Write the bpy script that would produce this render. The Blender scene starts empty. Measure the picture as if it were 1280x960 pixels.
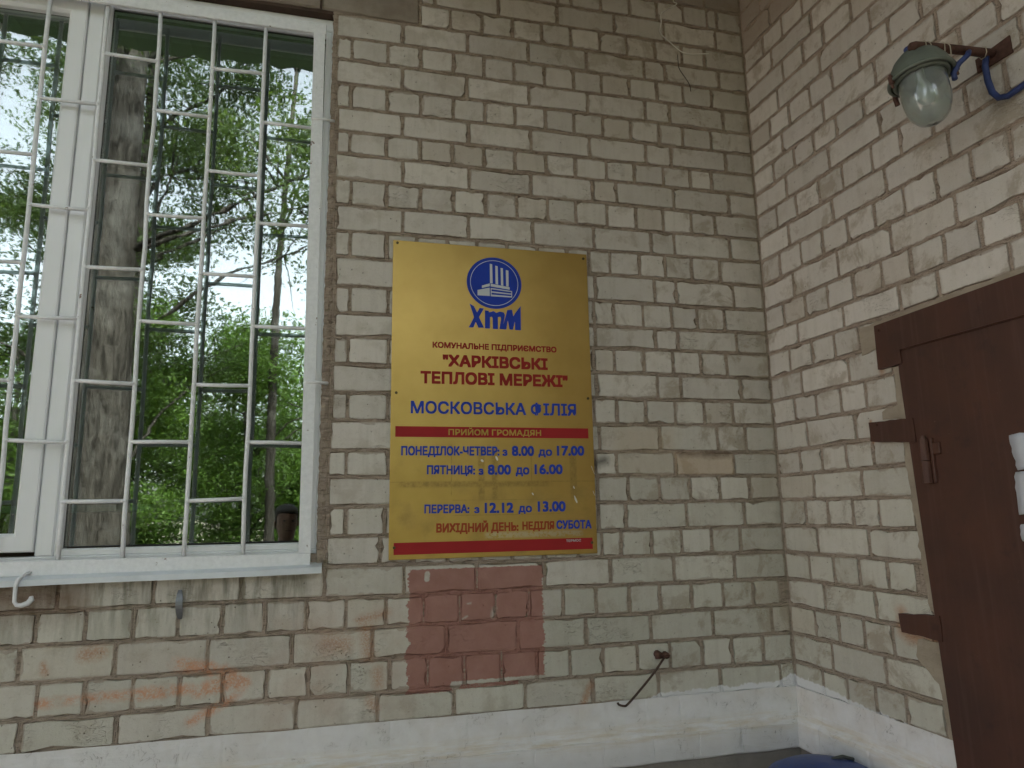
import bpy, math, random
import numpy as np
from mathutils import Vector, Matrix
R_ = math.radians
S = bpy.context.scene
COL = S.collection
random.seed(7)
rng = np.random.default_rng(11)

# ------------------------------------------------------------------ camera
CAM_POS = [-1.72811, -2.49582, -1.91536]
CAM_ROT = [[0.970466, -0.027035, -0.23972], [-0.24068, -0.176183, -0.95448], [-0.016431, 0.983986, -0.177486]]
F_PX = 873.453        # focal length in pixels of a 1280 px wide picture
WALL_TURN = 0.04790    # the side wall is not quite square to the facade

cd = bpy.data.cameras.new('camera'); cam = bpy.data.objects.new('camera', cd); COL.objects.link(cam)
cd.sensor_width = 36.0; cd.lens = F_PX / 1280 * 36.0; cd.clip_start = 0.02; cd.clip_end = 500
m4 = Matrix(CAM_ROT).to_4x4(); m4.translation = Vector(CAM_POS); cam.matrix_world = m4
S.camera = cam
S.view_settings.view_transform = 'Standard'; S.view_settings.look = 'None'
S.view_settings.gamma = 1.0; S.view_settings.exposure = 2.78      # exposed for the open shade of the facade
S.cycles.max_bounces = 6; S.cycles.diffuse_bounces = 4; S.cycles.transparent_max_bounces = 12
S.cycles.glossy_bounces = 3; S.cycles.use_denoising = True

# ------------------------------------------------------------------ sky and sun
W = bpy.data.worlds.new('World'); S.world = W; W.use_nodes = True
wn = W.node_tree; wn.nodes.clear()
sky = wn.nodes.new('ShaderNodeTexSky'); sky.sky_type = 'NISHITA'; sky.sun_disc = False
SUN_EL, SUN_AZ = 48.0, 18.0            # from over the roof: the facade stands in open shade, the yard is lit
sky.sun_elevation = R_(SUN_EL); sky.sun_rotation = R_(SUN_AZ); sky.air_density = 1.0; sky.dust_density = 4.0
hs = wn.nodes.new('ShaderNodeHueSaturation'); hs.inputs['Saturation'].default_value = 0.32   # thin white overcast
bg = wn.nodes.new('ShaderNodeBackground'); bg.inputs['Strength'].default_value = 0.15
wo = wn.nodes.new('ShaderNodeOutputWorld')
wn.links.new(sky.outputs[0], hs.inputs['Color']); wn.links.new(hs.outputs[0], bg.inputs['Color']); wn.links.new(bg.outputs[0], wo.inputs[0])
sl = bpy.data.lights.new('sun', 'SUN'); sl.energy = 2.3; sl.angle = R_(3); sl.color = (1.0, 0.95, 0.88)
so = bpy.data.objects.new('sun', sl); COL.objects.link(so)
az = R_(SUN_AZ); el = R_(SUN_EL)
sd = Vector((math.sin(az) * math.cos(el), math.cos(az) * math.cos(el), math.sin(el)))
so.rotation_euler = sd.to_track_quat('Z', 'Y').to_euler(); so.location = (0, 0, 12)

# heights of the bed joints and places of the upright joints, course by course (metres)
BED = [0.19, 0.09, -0.008, -0.106, -0.203, -0.303, -0.402, -0.5, -0.593, -0.692, -0.795, -0.896, -0.999, -1.107, -1.208, -1.298, -1.397, -1.496, -1.596, -1.703, -1.794, -1.893, -1.995, -2.094, -2.195, -2.297, -2.401, -2.504, -2.6]
JOINTS_A = {-3: [-1.001, -0.873, -0.813, -0.679, -0.545, -0.416, -0.289, -0.172, -0.122, 0.0], -2: [-1.456, -1.395, -1.134, -0.877, -0.623, -0.388, -0.135, 0.0], -1: [-1.455, -1.333, -1.201, -1.074, -0.949, -0.822, -0.693, -0.568, -0.435, -0.308, -0.198, 0.0], 0: [-1.775, -1.523, -1.263, -1.008, -0.754, -0.492, -0.394, -0.135, 0.0], 1: [-1.772, -1.716, -1.579, -1.451, -1.322, -1.196, -1.071, -0.943, -0.817, -0.691, -0.565, -0.439, -0.316, -0.178, 0.0], 2: [-1.772, -1.521, -1.266, -1.01, -0.757, -0.498, -0.385, -0.129, 0.0], 3: [-1.769, -1.715, -1.579, -1.449, -1.321, -1.194, -1.07, -0.942, -0.82, -0.694, -0.57, -0.439, -0.33, -0.196, 0.0], 4: [-1.764, -1.519, -1.261, -1.006, -0.755, -0.506, -0.39, -0.132, 0.0], 5: [-1.764, -1.714, -1.579, -1.451, -1.325, -1.2, -1.074, -0.945, -0.822, -0.686, -0.562, -0.432, -0.307, -0.207, 0.0], 6: [-1.766, -1.516, -1.26, -1.01, -0.751, -0.646, -0.391, -0.132, 0.0], 7: [-1.765, -1.706, -1.575, -1.448, -1.321, -1.195, -1.069, -0.943, -0.824, -0.692, -0.566, -0.444, -0.316, -0.205, 0.0], 8: [-1.76, -1.514, -1.263, -1.006, -0.753, -0.504, -0.399, -0.142, 0.0], 9: [-1.758, -1.704, -1.571, -1.46, -1.346, -1.231, -1.113, -0.992, -0.869, -0.777, -0.688, -0.56, -0.447, -0.326, -0.197, 0.0], 10: [-1.755, -1.512, -1.264, -1.013, -0.753, -0.498, -0.403, -0.142, 0.0], 11: [-1.752, -1.699, -1.564, -1.454, -1.339, -1.225, -1.108, -0.985, -0.872, -0.764, -0.68, -0.556, -0.432, -0.318, -0.193, 0.0], 12: [-1.753, -1.512, -1.267, -1.019, -0.763, -0.506, -0.408, -0.145, 0.0], 13: [-1.753, -1.702, -1.561, -1.453, -1.339, -1.226, -1.111, -0.99, -0.878, -0.772, -0.687, -0.562, -0.436, -0.313, -0.196, 0.0], 14: [-1.754, -1.513, -1.268, -1.02, -0.763, -0.509, -0.408, -0.14, 0.0], 15: [-1.754, -1.697, -1.559, -1.451, -1.339, -1.228, -1.114, -0.995, -0.884, -0.779, -0.685, -0.564, -0.439, -0.312, -0.185, 0.0], 16: [-1.756, -1.514, -1.269, -1.02, -0.761, -0.509, -0.262, -0.135, 0.0], 17: [-1.759, -1.698, -1.555, -1.45, -1.339, -1.23, -1.118, -1.0, -0.891, -0.783, -0.696, -0.451, -0.198, 0.0], 18: [-1.756, -1.512, -1.274, -1.032, -0.777, -0.653, -0.524, -0.395, -0.266, -0.135, 0.0], 19: [-1.753, -1.695, -1.564, -1.455, -1.343, -1.228, -1.113, -0.997, -0.881, -0.775, -0.667, -0.417, -0.167, 0.0], 20: [-1.757, -1.578, -1.462, -1.343, -1.228, -1.111, -0.992, -0.862, -0.768, -0.692, -0.567, -0.444, -0.318, -0.192, 0.0], 21: [-2.808, -2.549, -2.279, -2.021, -1.76, -1.496, -1.24, -0.991, -0.74, -0.482, -0.227, 0.0], 22: [-2.725, -2.599, -2.465, -2.332, -2.203, -2.071, -1.944, -1.813, -1.686, -1.554, -1.427, -1.302, -1.174, -1.052, -0.925, -0.799, -0.668, -0.544, -0.414, -0.284, -0.155, -0.036, 0.0], 23: [-2.886, -2.637, -2.374, -2.111, -1.855, -1.597, -1.348, -1.093, -0.842, -0.59, -0.334, -0.08, 0.0], 24: [-2.704, -2.58, -2.452, -2.32, -2.187, -2.061, -1.927, -1.8, -1.671, -1.539, -1.412, -1.286, -1.155, -1.029, -0.906, -0.779, -0.647, -0.518, -0.386, -0.261, -0.13, 0.0], 25: [-2.863, -2.615, -2.357, -2.098, -1.835, -1.577, -1.322, -1.073, -0.823, -0.57, -0.318, -0.064, 0.0], 26: [-2.684, -2.562, -2.436, -2.306, -2.175, -2.05, -1.919, -1.793, -1.666, -1.536, -1.405, -1.273, -1.139, -1.007, -0.879, -0.765, -0.628, -0.49, -0.373, -0.245, -0.11, 0.0], 27: [-2.841, -2.596, -2.342, -2.086, -1.827, -1.566, -1.309, -1.053, -0.801, -0.614, -0.437, -0.27, 0.0]}
JOINTS_B = {0: [0.18, 0.423], 1: [0.243, 0.364, 0.476, 0.617], 2: [0.198, 0.445, 0.693], 3: [0.133, 0.254, 0.376, 0.497, 0.63, 0.762, 0.889], 4: [0.2, 0.439, 0.69, 0.936], 5: [0.131, 0.259, 0.371, 0.493, 0.625, 0.754], 6: [0.198, 0.442, 0.685], 7: [0.128, 0.247, 0.375, 0.497, 0.634, 0.755, 0.878, 0.994, 1.117], 8: [0.187, 0.433, 0.678, 0.923], 9: [0.12, 0.247, 0.369, 0.494, 0.618, 0.742, 0.864, 0.985, 1.101], 10: [0.19, 0.43, 0.674, 0.916], 11: [0.118, 0.242, 0.365, 0.493, 0.62, 0.739, 0.862, 0.983, 1.104], 12: [0.189, 0.432, 0.681, 0.827, 1.057], 13: [0.129, 0.258, 0.375, 0.494], 14: [0.186, 0.429], 15: [0.133, 0.254, 0.378, 0.497, 0.608], 16: [0.191, 0.435], 17: [0.135, 0.256, 0.378, 0.499, 0.608], 18: [0.198, 0.438], 19: [0.143, 0.26, 0.382, 0.5, 0.615], 20: [0.197, 0.443], 21: [0.138, 0.265, 0.385, 0.507, 0.621], 22: [0.202, 0.443], 23: [0.141, 0.26, 0.379, 0.501], 24: [0.213, 0.456], 25: [0.154, 0.275, 0.403, 0.525, 0.645]}

# ------------------------------------------------------------------ helpers
def tag(o, label=None, cat=None, group=None, kind=None):
    if label: o['label'] = label
    if cat: o['category'] = cat
    if group: o['group'] = group
    if kind: o['kind'] = kind
    return o

def empty(name, loc=(0, 0, 0), rz=0.0):
    o = bpy.data.objects.new(name, None); COL.objects.link(o); o.location = loc; o.rotation_euler = (0, 0, rz)
    return o

def link(name, me, mat=None, parent=None, loc=None, smooth=False, rz=None):
    o = bpy.data.objects.new(name, me); COL.objects.link(o)
    if mat and not me.materials: me.materials.append(mat)
    if parent: o.parent = parent
    if loc is not None: o.location = loc
    if rz is not None: o.rotation_euler = rz
    if smooth:
        me.shade_smooth()
    return o

class MB:
    def __init__(s): s.v = []; s.f = []
    def add(s, vs, fs):
        n = len(s.v); s.v += [tuple(v) for v in vs]; s.f += [tuple(i + n for i in f) for f in fs]; return s
    def box(s, a, b, bev=0.0):
        x0, y0, z0 = a; x1, y1, z1 = b
        if bev <= 0:
            vs = [(x, y, z) for x in (x0, x1) for y in (y0, y1) for z in (z0, z1)]
            return s.add(vs, [(0,1,3,2),(4,6,7,5),(0,4,5,1),(2,3,7,6),(0,2,6,4),(1,5,7,3)])
        c = bev; vs = []; idx = {}
        for i, x in enumerate((x0, x1)):
            for j, y in enumerate((y0, y1)):
                for k, z in enumerate((z0, z1)):
                    sx, sy, sz = (1, -1)[i], (1, -1)[j], (1, -1)[k]
                    for ax, pt in (('x', (x, y + sy*c, z + sz*c)), ('y', (x + sx*c, y, z + sz*c)), ('z', (x + sx*c, y + sy*c, z))):
                        idx[i, j, k, ax] = len(vs); vs.append(pt)
        g = lambda i, j, k, a: idx[i, j, k, a]
        f = []
        for i in (0, 1): f.append((g(i,0,0,'x'), g(i,1,0,'x'), g(i,1,1,'x'), g(i,0,1,'x')))
        for j in (0, 1): f.append((g(0,j,0,'y'), g(1,j,0,'y'), g(1,j,1,'y'), g(0,j,1,'y')))
        for k in (0, 1): f.append((g(0,0,k,'z'), g(1,0,k,'z'), g(1,1,k,'z'), g(0,1,k,'z')))
        for i in (0, 1):
            for j in (0, 1): f.append((g(i,j,0,'x'), g(i,j,1,'x'), g(i,j,1,'y'), g(i,j,0,'y')))
            for k in (0, 1): f.append((g(i,0,k,'x'), g(i,1,k,'x'), g(i,1,k,'z'), g(i,0,k,'z')))
        for j in (0, 1):
            for k in (0, 1): f.append((g(0,j,k,'y'), g(1,j,k,'y'), g(1,j,k,'z'), g(0,j,k,'z')))
        for i in (0, 1):
            for j in (0, 1):
                for k in (0, 1): f.append((g(i,j,k,'x'), g(i,j,k,'y'), g(i,j,k,'z')))
        return s.add(vs, f)
    def tube(s, pts, r, n=10, cap=True):
        pts = [Vector(p) for p in pts]; rr = r if hasattr(r, '__len__') else [r] * len(pts)
        up = None; rings = []
        for i, p in enumerate(pts):
            t = (pts[min(i+1, len(pts)-1)] - pts[max(i-1, 0)]).normalized()
            if up is None:
                up = Vector((0, 0, 1)) if abs(t.z) < .9 else Vector((1, 0, 0))
            a = t.cross(up).normalized(); up = a.cross(t).normalized()
            rings.append([p + (a * math.cos(2*math.pi*j/n) + up * math.sin(2*math.pi*j/n)) * rr[i] for j in range(n)])
        vs = [v for r_ in rings for v in r_]; f = []
        for i in range(len(pts) - 1):
            for j in range(n):
                f.append((i*n+j, i*n+(j+1) % n, (i+1)*n+(j+1) % n, (i+1)*n+j))
        if cap: f.append(tuple(range(n-1, -1, -1))); f.append(tuple((len(pts)-1)*n + j for j in range(n)))
        return s.add(vs, f)
    def lathe(s, prof, c=(0, 0, 0), n=32):
        vs = []; f = []
        for r, z in prof:
            for j in range(n):
                a = 2*math.pi*j/n; vs.append((c[0] + r*math.cos(a), c[1] + r*math.sin(a), c[2] + z))
        for i in range(len(prof)-1):
            for j in range(n):
                f.append((i*n+j, i*n+(j+1) % n, (i+1)*n+(j+1) % n, (i+1)*n+j))
        return s.add(vs, f)
    def prism(s, poly, y0, y1):
        # polygon in x,z extruded from y0 (front) to y1 (back)
        n = len(poly)
        vs = [(x, y0, z) for x, z in poly] + [(x, y1, z) for x, z in poly]
        f = [tuple(range(n)), tuple(range(2*n-1, n-1, -1))] + [(i, i+n, (i+1) % n + n, (i+1) % n) for i in range(n)]
        return s.add(vs, f)
    def mesh(s, name):
        me = bpy.data.meshes.new(name); me.from_pydata(s.v, [], s.f); me.validate(); me.update()
        return me
    def build(s, name, mat, parent=None, loc=None, smooth=False, rz=None, fix=True):
        me = s.mesh(name)
        if fix:
            import bmesh
            b = bmesh.new(); b.from_mesh(me); bmesh.ops.recalc_face_normals(b, faces=b.faces); b.to_mesh(me); b.free()
        o = link(name, me, mat, parent, loc, smooth, rz)
        return o

# ------------------------------------------------------------------ node helpers
class NT:
    def __init__(s, name, group=False):
        if group:
            s.t = bpy.data.node_groups.new(name, 'ShaderNodeTree'); s.m = None
        else:
            s.m = bpy.data.materials.new(name); s.m.use_nodes = True; s.t = s.m.node_tree; s.t.nodes.clear()
    def n(s, typ, **kw):
        nd = s.t.nodes.new(typ)
        for k, v in kw.items(): setattr(nd, k, v)
        return nd
    def l(s, a, b): s.t.links.new(a, b)
    def put(s, sock, v):
        if isinstance(v, (int, float)): sock.default_value = v
        elif isinstance(v, (tuple, list)): sock.default_value = (*v, 1.0) if len(v) == 3 and len(sock.default_value) == 4 else v
        else: s.l(v, sock)
    def math(s, op, a, b=0.0, c=None, clamp=False):
        nd = s.n('ShaderNodeMath', operation=op, use_clamp=clamp); s.put(nd.inputs[0], a); s.put(nd.inputs[1], b)
        if c is not None: s.put(nd.inputs[2], c)
        return nd.outputs[0]
    def mix(s, f, a, b, mode='MIX'):
        nd = s.n('ShaderNodeMix', data_type='RGBA', blend_type=mode); s.put(nd.inputs[0], f); s.put(nd.inputs[6], a); s.put(nd.inputs[7], b)
        return nd.outputs[2]
    def ramp(s, v, a, b, lo=0.0, hi=1.0):
        nd = s.n('ShaderNodeMapRange', clamp=True); s.put(nd.inputs[0], v); s.put(nd.inputs[1], a); s.put(nd.inputs[2], b); s.put(nd.inputs[3], lo); s.put(nd.inputs[4], hi)
        return nd.outputs[0]
    def noise(s, vec, scale, detail=3.0, rough=.55, dist=0.0, out=0):
        nd = s.n('ShaderNodeTexNoise'); nd.inputs['Scale'].default_value = scale; nd.inputs['Detail'].default_value = detail
        nd.inputs['Roughness'].default_value = rough; nd.inputs['Distortion'].default_value = dist
        if vec is not None: s.l(vec, nd.inputs['Vector'])
        return nd.outputs[out]
    def pos(s):
        return s.n('ShaderNodeNewGeometry').outputs['Position']
    def xyz(s, v):
        nd = s.n('ShaderNodeSeparateXYZ'); s.l(v, nd.inputs[0]); return nd.outputs
    def scalev(s, v, k):
        nd = s.n('ShaderNodeVectorMath', operation='MULTIPLY'); s.l(v, nd.inputs[0]); nd.inputs[1].default_value = k; return nd.outputs[0]
    def bump(s, h, strength=.5, dist=.002, normal=None):
        nd = s.n('ShaderNodeBump'); nd.inputs['Strength'].default_value = strength; nd.inputs['Distance'].default_value = dist
        s.l(h, nd.inputs['Height'])
        if normal is not None: s.l(normal, nd.inputs['Normal'])
        return nd.outputs[0]
    def bsdf(s, color, rough=.8, metal=0.0, normal=None, spec=None, **kw):
        b = s.n('ShaderNodeBsdfPrincipled'); s.put(b.inputs['Base Color'], color); s.put(b.inputs['Roughness'], rough); s.put(b.inputs['Metallic'], metal)
        if spec is not None: s.put(b.inputs['Specular IOR Level'], spec)
        for k, v in kw.items(): s.put(b.inputs[k], v)
        if normal is not None: s.l(normal, b.inputs['Normal'])
        o = s.n('ShaderNodeOutputMaterial'); s.l(b.outputs[0], o.inputs[0]); return s.m

# ------- paint, whitewash, rust, grime and painted corner shade that sit on the walls at fixed places (world metres), one group for brick and mortar
def wall_marks():
    g = NT('wall_marks', True)
    g.t.interface.new_socket('Color', in_out='INPUT', socket_type='NodeSocketColor')
    g.t.interface.new_socket('Color', in_out='OUTPUT', socket_type='NodeSocketColor')
    gi = g.n('NodeGroupInput'); go = g.n('NodeGroupOutput')
    P = g.pos(); x, y, z = g.xyz(P)
    c = gi.outputs[0]
    n1 = g.math('SUBTRACT', g.noise(P, 55, 4, .65), .5); n2 = g.math('SUBTRACT', g.noise(P, 9, 3, .6), .5)
    nn = g.math('ADD', g.math('MULTIPLY', n1, .028), g.math('MULTIPLY', n2, .03))
    fine = g.noise(P, 160, 4, .7)
    streaky = g.noise(g.scalev(P, (30, 30, 5)), 1.0, 4, .6)
    horiz = g.noise(g.scalev(P, (14, 14, 90)), 1.0, 4, .65)
    def rect(x0, x1, z0, z1, soft=.004, amp=1.0, u=x):
        a = g.math('MINIMUM', g.math('SUBTRACT', u, x0), g.math('SUBTRACT', x1, u))
        b = g.math('MINIMUM', g.math('SUBTRACT', z, z0), g.math('SUBTRACT', z1, z))
        d = g.math('ADD', g.math('MINIMUM', a, b), g.math('MULTIPLY', nn, amp))
        return g.ramp(d, -soft, soft)
    def seg(xa, za, xb, zb, w, soft=.01, amp=.6, u=x):
        # distance to a stroke from a to b
        dx, dz = xb - xa, zb - za; L2 = dx*dx + dz*dz
        px = g.math('SUBTRACT', u, xa); pz = g.math('SUBTRACT', z, za)
        t = g.math('DIVIDE', g.math('ADD', g.math('MULTIPLY', px, dx), g.math('MULTIPLY', pz, dz)), L2, clamp=True)
        ex = g.math('SUBTRACT', px, g.math('MULTIPLY', t, dx)); ez = g.math('SUBTRACT', pz, g.math('MULTIPLY', t, dz))
        d = g.math('SQRT', g.math('ADD', g.math('MULTIPLY', ex, ex), g.math('MULTIPLY', ez, ez)))
        d = g.math('ADD', d, g.math('MULTIPLY', nn, amp))
        return g.ramp(d, w - soft, w + soft, 1.0, 0.0)
    onA = g.math('LESS_THAN', x, y)
    onB = g.math('SUBTRACT', 1.0, onA)
    s_ = g.math('MULTIPLY', y, -1.0)
    def lay(c, m, col, k=1.0, mode='MIX'):
        return g.mix(g.math('MULTIPLY', m, k) if k != 1.0 else m, c, col, mode)
    # grime under the sill: greenish drips, and the brown rust round the bent hook
    drip = g.math('MULTIPLY', g.ramp(streaky, .42, .62), g.math('MULTIPLY', g.ramp(z, -2.36, -2.14), g.math('MULTIPLY', g.ramp(x, -1.78, -1.84), g.ramp(z, -2.0, -2.1))))
    c = lay(c, drip, (.17, .165, .12), .75)
    c = lay(c, seg(-2.69, -2.15, -2.52, -2.16, .05, .05, 1.5), (.17, .10, .06), .75)
    # orange spray arrow
    worn = g.ramp(fine, .36, .56)
    arrow = seg(-2.57, -2.462, -2.14, -2.448, .013, .009)
    for a in (seg(-2.13, -2.455, -2.00, -2.44, .022, .008), seg(-2.20, -2.375, -2.10, -2.395, .020, .01), seg(-2.06, -2.405, -1.995, -2.44, .018, .01), seg(-2.0, -2.455, -2.06, -2.50, .014, .009), seg(-2.07, -2.51, -2.15, -2.545, .012, .01), seg(-2.3, -2.455, -2.15, -2.448, .017, .008)):
        arrow = g.math('MAXIMUM', arrow, a)
    c = lay(c, g.math('MULTIPLY', arrow, g.math('MULTIPLY', g.ramp(fine, .32, .52, .25, 1), g.ramp(g.noise(P, 20, 4, .7), .38, .56, .12, 1))), (.60, .25, .12), .72)
    # faint rust smears
    sm = seg(-2.46, -2.33, -2.42, -2.325, .018, .015)
    for a in (seg(-2.57, -2.35, -2.565, -2.375, .009, .008), seg(-1.74, -2.34, -1.69, -2.345, .028, .022), seg(-1.62, -2.30, -1.61, -2.38, .02, .02), seg(-1.58, -2.44, -1.575, -2.475, .015, .015), seg(-1.60, -2.53, -1.585, -2.55, .014, .012), seg(-1.64, -2.27, -1.55, -2.25, .012, .012), seg(-.865, -2.60, -.83, -2.53, .010, .009, .4)):
        sm = g.math('MAXIMUM', sm, a)
    c = lay(c, g.math('MULTIPLY', sm, g.ramp(fine, .35, .6, .2, 1)), (.42, .20, .10), .75)
    # pinkish dust left of the painted block
    c = lay(c, g.math('MULTIPLY', rect(-1.95, -1.5, -2.6, -2.2, .09, 3), g.ramp(g.noise(P, 7, 3), .4, .65)), (.46, .33, .26), .5)
    # terracotta painted block with a ragged brush edge
    hz2 = g.noise(g.scalev(P, (5, 5, 19)), 1.0, 6, .8)
    br = g.math('ADD', g.math('MULTIPLY', n1, 1.1), g.math('ADD', g.math('MULTIPLY', n2, 1.2), g.math('MULTIPLY', g.math('SUBTRACT', hz2, .5), 1.8)))
    def rectb(x0, x1, z0, z1):
        a = g.math('MINIMUM', g.math('SUBTRACT', x, x0), g.math('SUBTRACT', x1, x))
        a = g.math('ADD', a, g.math('MULTIPLY', br, .03))
        b = g.math('MINIMUM', g.math('SUBTRACT', z, z0), g.math('SUBTRACT', z1, z))
        b = g.math('ADD', b, g.math('MULTIPLY', n1, .012))
        return g.ramp(g.math('MINIMUM', a, b), -.001, .002)
    tc = g.math('MAXIMUM', rectb(-1.482, -1.0, -2.487, -2.112), rectb(-1.478, -1.335, -2.518, -2.46))
    tc = g.math('MAXIMUM', tc, g.math('MULTIPLY', rectb(-1.30, -1.10, -2.512, -2.498), g.ramp(fine, .35, .5)))
    # chips where the old face shows through, mostly along broken arrises
    chip = seg(-1.415, -2.128, -1.416, -2.145, .009, .002, .2)
    for a in ([seg(x_, za, x_, zb_, .0012, .0022, .45) for x_, za, zb_ in ((-1.427, -2.21, -2.285), (-1.302, -2.21, -2.29), (-1.174, -2.21, -2.29), (-1.052, -2.205, -2.29), (-1.24, -2.115, -2.18), (-1.412, -2.41, -2.49), (-1.286, -2.41, -2.48), (-1.155, -2.40, -2.48))]
              + [seg(-1.185, -2.282, -1.178, -2.255, .007, .006, .6), seg(-1.275, -2.234, -1.262, -2.234, .0015, .004, .7), seg(-1.292, -2.284, -1.275, -2.276, .003, .004, .6), seg(-1.062, -2.285, -1.056, -2.275, .003, .004, .5)]):
        chip = g.math('MAXIMUM', chip, a)
    tc = g.math('MULTIPLY', tc, g.math('SUBTRACT', 1.0, chip))
    tcc = g.mix(g.ramp(g.noise(P, 16, 4), .35, .7), (.325, .160, .130), (.385, .205, .170))
    tc = g.math('MULTIPLY', tc, g.ramp(fine, .24, .30, .55, 1.0))
    c = lay(c, tc, tcc, .97)
    # soot smudge right of the sign, tan dusted bricks
    c = lay(c, seg(-.775, -1.745, -.745, -1.735, .012, .018, .8), (.05, .045, .04), .8)
    c = lay(c, rect(-.45, -.20, -1.79, -1.705, .004, .2), (.50, .36, .23), .5)
    c = lay(c, rect(-.69, -.45, -1.79, -1.61, .02, 1.0), (.48, .39, .28), .35)
    c = lay(c, seg(-.43, -1.712, -.22, -1.715, .006, .014, .9), (.10, .06, .04), .75)
    # whitewash lapping up over the foot of both walls
    hand = g.math('ADD', g.ramp(x, -.66, -.48, 0.0, .034), g.ramp(x, -.11, -.02, 0.0, .02))
    topA = g.math('ADD', -2.607, g.math('ADD', hand, g.math('MULTIPLY', n2, .06)))
    topB = g.math('ADD', g.ramp(s_, 0.0, .5, -2.553, -2.598), g.math('MULTIPLY', n2, .03))
    top = g.math('ADD', g.math('MULTIPLY', topA, onA), g.math('MULTIPLY', topB, onB))
    streak2 = g.math('MULTIPLY', g.math('SUBTRACT', g.noise(g.scalev(P, (60, 60, 9)), 1, 3), .5), .018)
    ww = g.ramp(g.math('SUBTRACT', g.math('ADD', top, g.math('ADD', g.math('MULTIPLY', nn, .25), streak2)), z), -.002, .003)
    ww = g.math('MULTIPLY', ww, g.ramp(fine, .25, .36, .6, 1))
    c = lay(c, ww, (.74, .74, .76), .95)
    # splashes of whitewash near the corner
    spl = g.n('ShaderNodeTexVoronoi'); spl.inputs['Scale'].default_value = 42; g.l(g.scalev(P, (1, 1, .45)), spl.inputs['Vector'])
    sp = g.math('MULTIPLY', g.ramp(spl.outputs['Distance'], .10, .14, 1, 0), g.math('MULTIPLY', g.ramp(z, -2.36, -2.58), g.ramp(g.math('ABSOLUTE', g.math('ADD', x, g.math('MULTIPLY', s_, -1))), .25, .03)))
    c = lay(c, sp, (.74, .74, .73), .8)
    # rust round the door lugs and along the door edge
    rb = seg(.545, -2.255, .545, -2.315, .012, .02, .8, s_)
    for a in (seg(.56, -2.325, .69, -2.33, .012, .022, .8, s_), seg(.68, -2.34, .69, -2.37, .014, .02, .8, s_), seg(.505, -1.64, .505, -1.71, .004, .006, .5, s_), seg(.575, -1.43, .575, -1.48, .008, .012, .8, s_)):
        rb = g.math('MAXIMUM', rb, a)
    c = lay(c, g.math('MULTIPLY', rb, onB), (.42, .19, .08), .85)
    # corner shade painted into the colour, broken up with mottled grime
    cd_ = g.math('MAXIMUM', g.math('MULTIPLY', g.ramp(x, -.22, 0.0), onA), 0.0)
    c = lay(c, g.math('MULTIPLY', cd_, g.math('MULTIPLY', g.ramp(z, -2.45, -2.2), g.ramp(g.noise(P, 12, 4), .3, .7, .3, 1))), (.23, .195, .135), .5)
    g.l(c, go.inputs[0])
    return g.t
MARKS = wall_marks()

def add_marks(t, c):
    gn = t.n('ShaderNodeGroup'); gn.node_tree = MARKS; t.put(gn.inputs[0], c); return gn.outputs[0]

def mat_mortar():
    t = NT('mortar'); P = t.pos(); x, y, z = t.xyz(P)
    a = t.noise(P, 18, 5, .65); b = t.noise(P, 220, 3, .7)
    c = t.mix(t.ramp(a, .3, .7), (.35, .275, .22), (.50, .41, .335)); ck = t.noise(t.scalev(P, (9, 9, 60)), 1.0, 4, .6, 1.5); c = t.mix(t.ramp(t.math('ABSOLUTE', t.math('SUBTRACT', ck, .5)), .004, .018, .6, 0), c, (.12, .08, .06))
    c = t.mix(t.ramp(b, .35, .75, .0, .5), c, (.20, .15, .115))
    c = t.mix(t.ramp(z, -1.2, -2.6, 0, .35), c, (.33, .29, .24))
    c = add_marks(t, c)
    h = t.math('ADD', t.math('MULTIPLY', t.noise(P, 90, 5, .7), .7), t.math('MULTIPLY', b, .3)); h = t.math('ADD', h, t.ramp(t.math('ABSOLUTE', t.math('SUBTRACT', ck, .5)), 0, .02, -.6, 0))
    return t.bsdf(c, .93, normal=t.bump(h, .8, .004), spec=.15)

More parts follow.
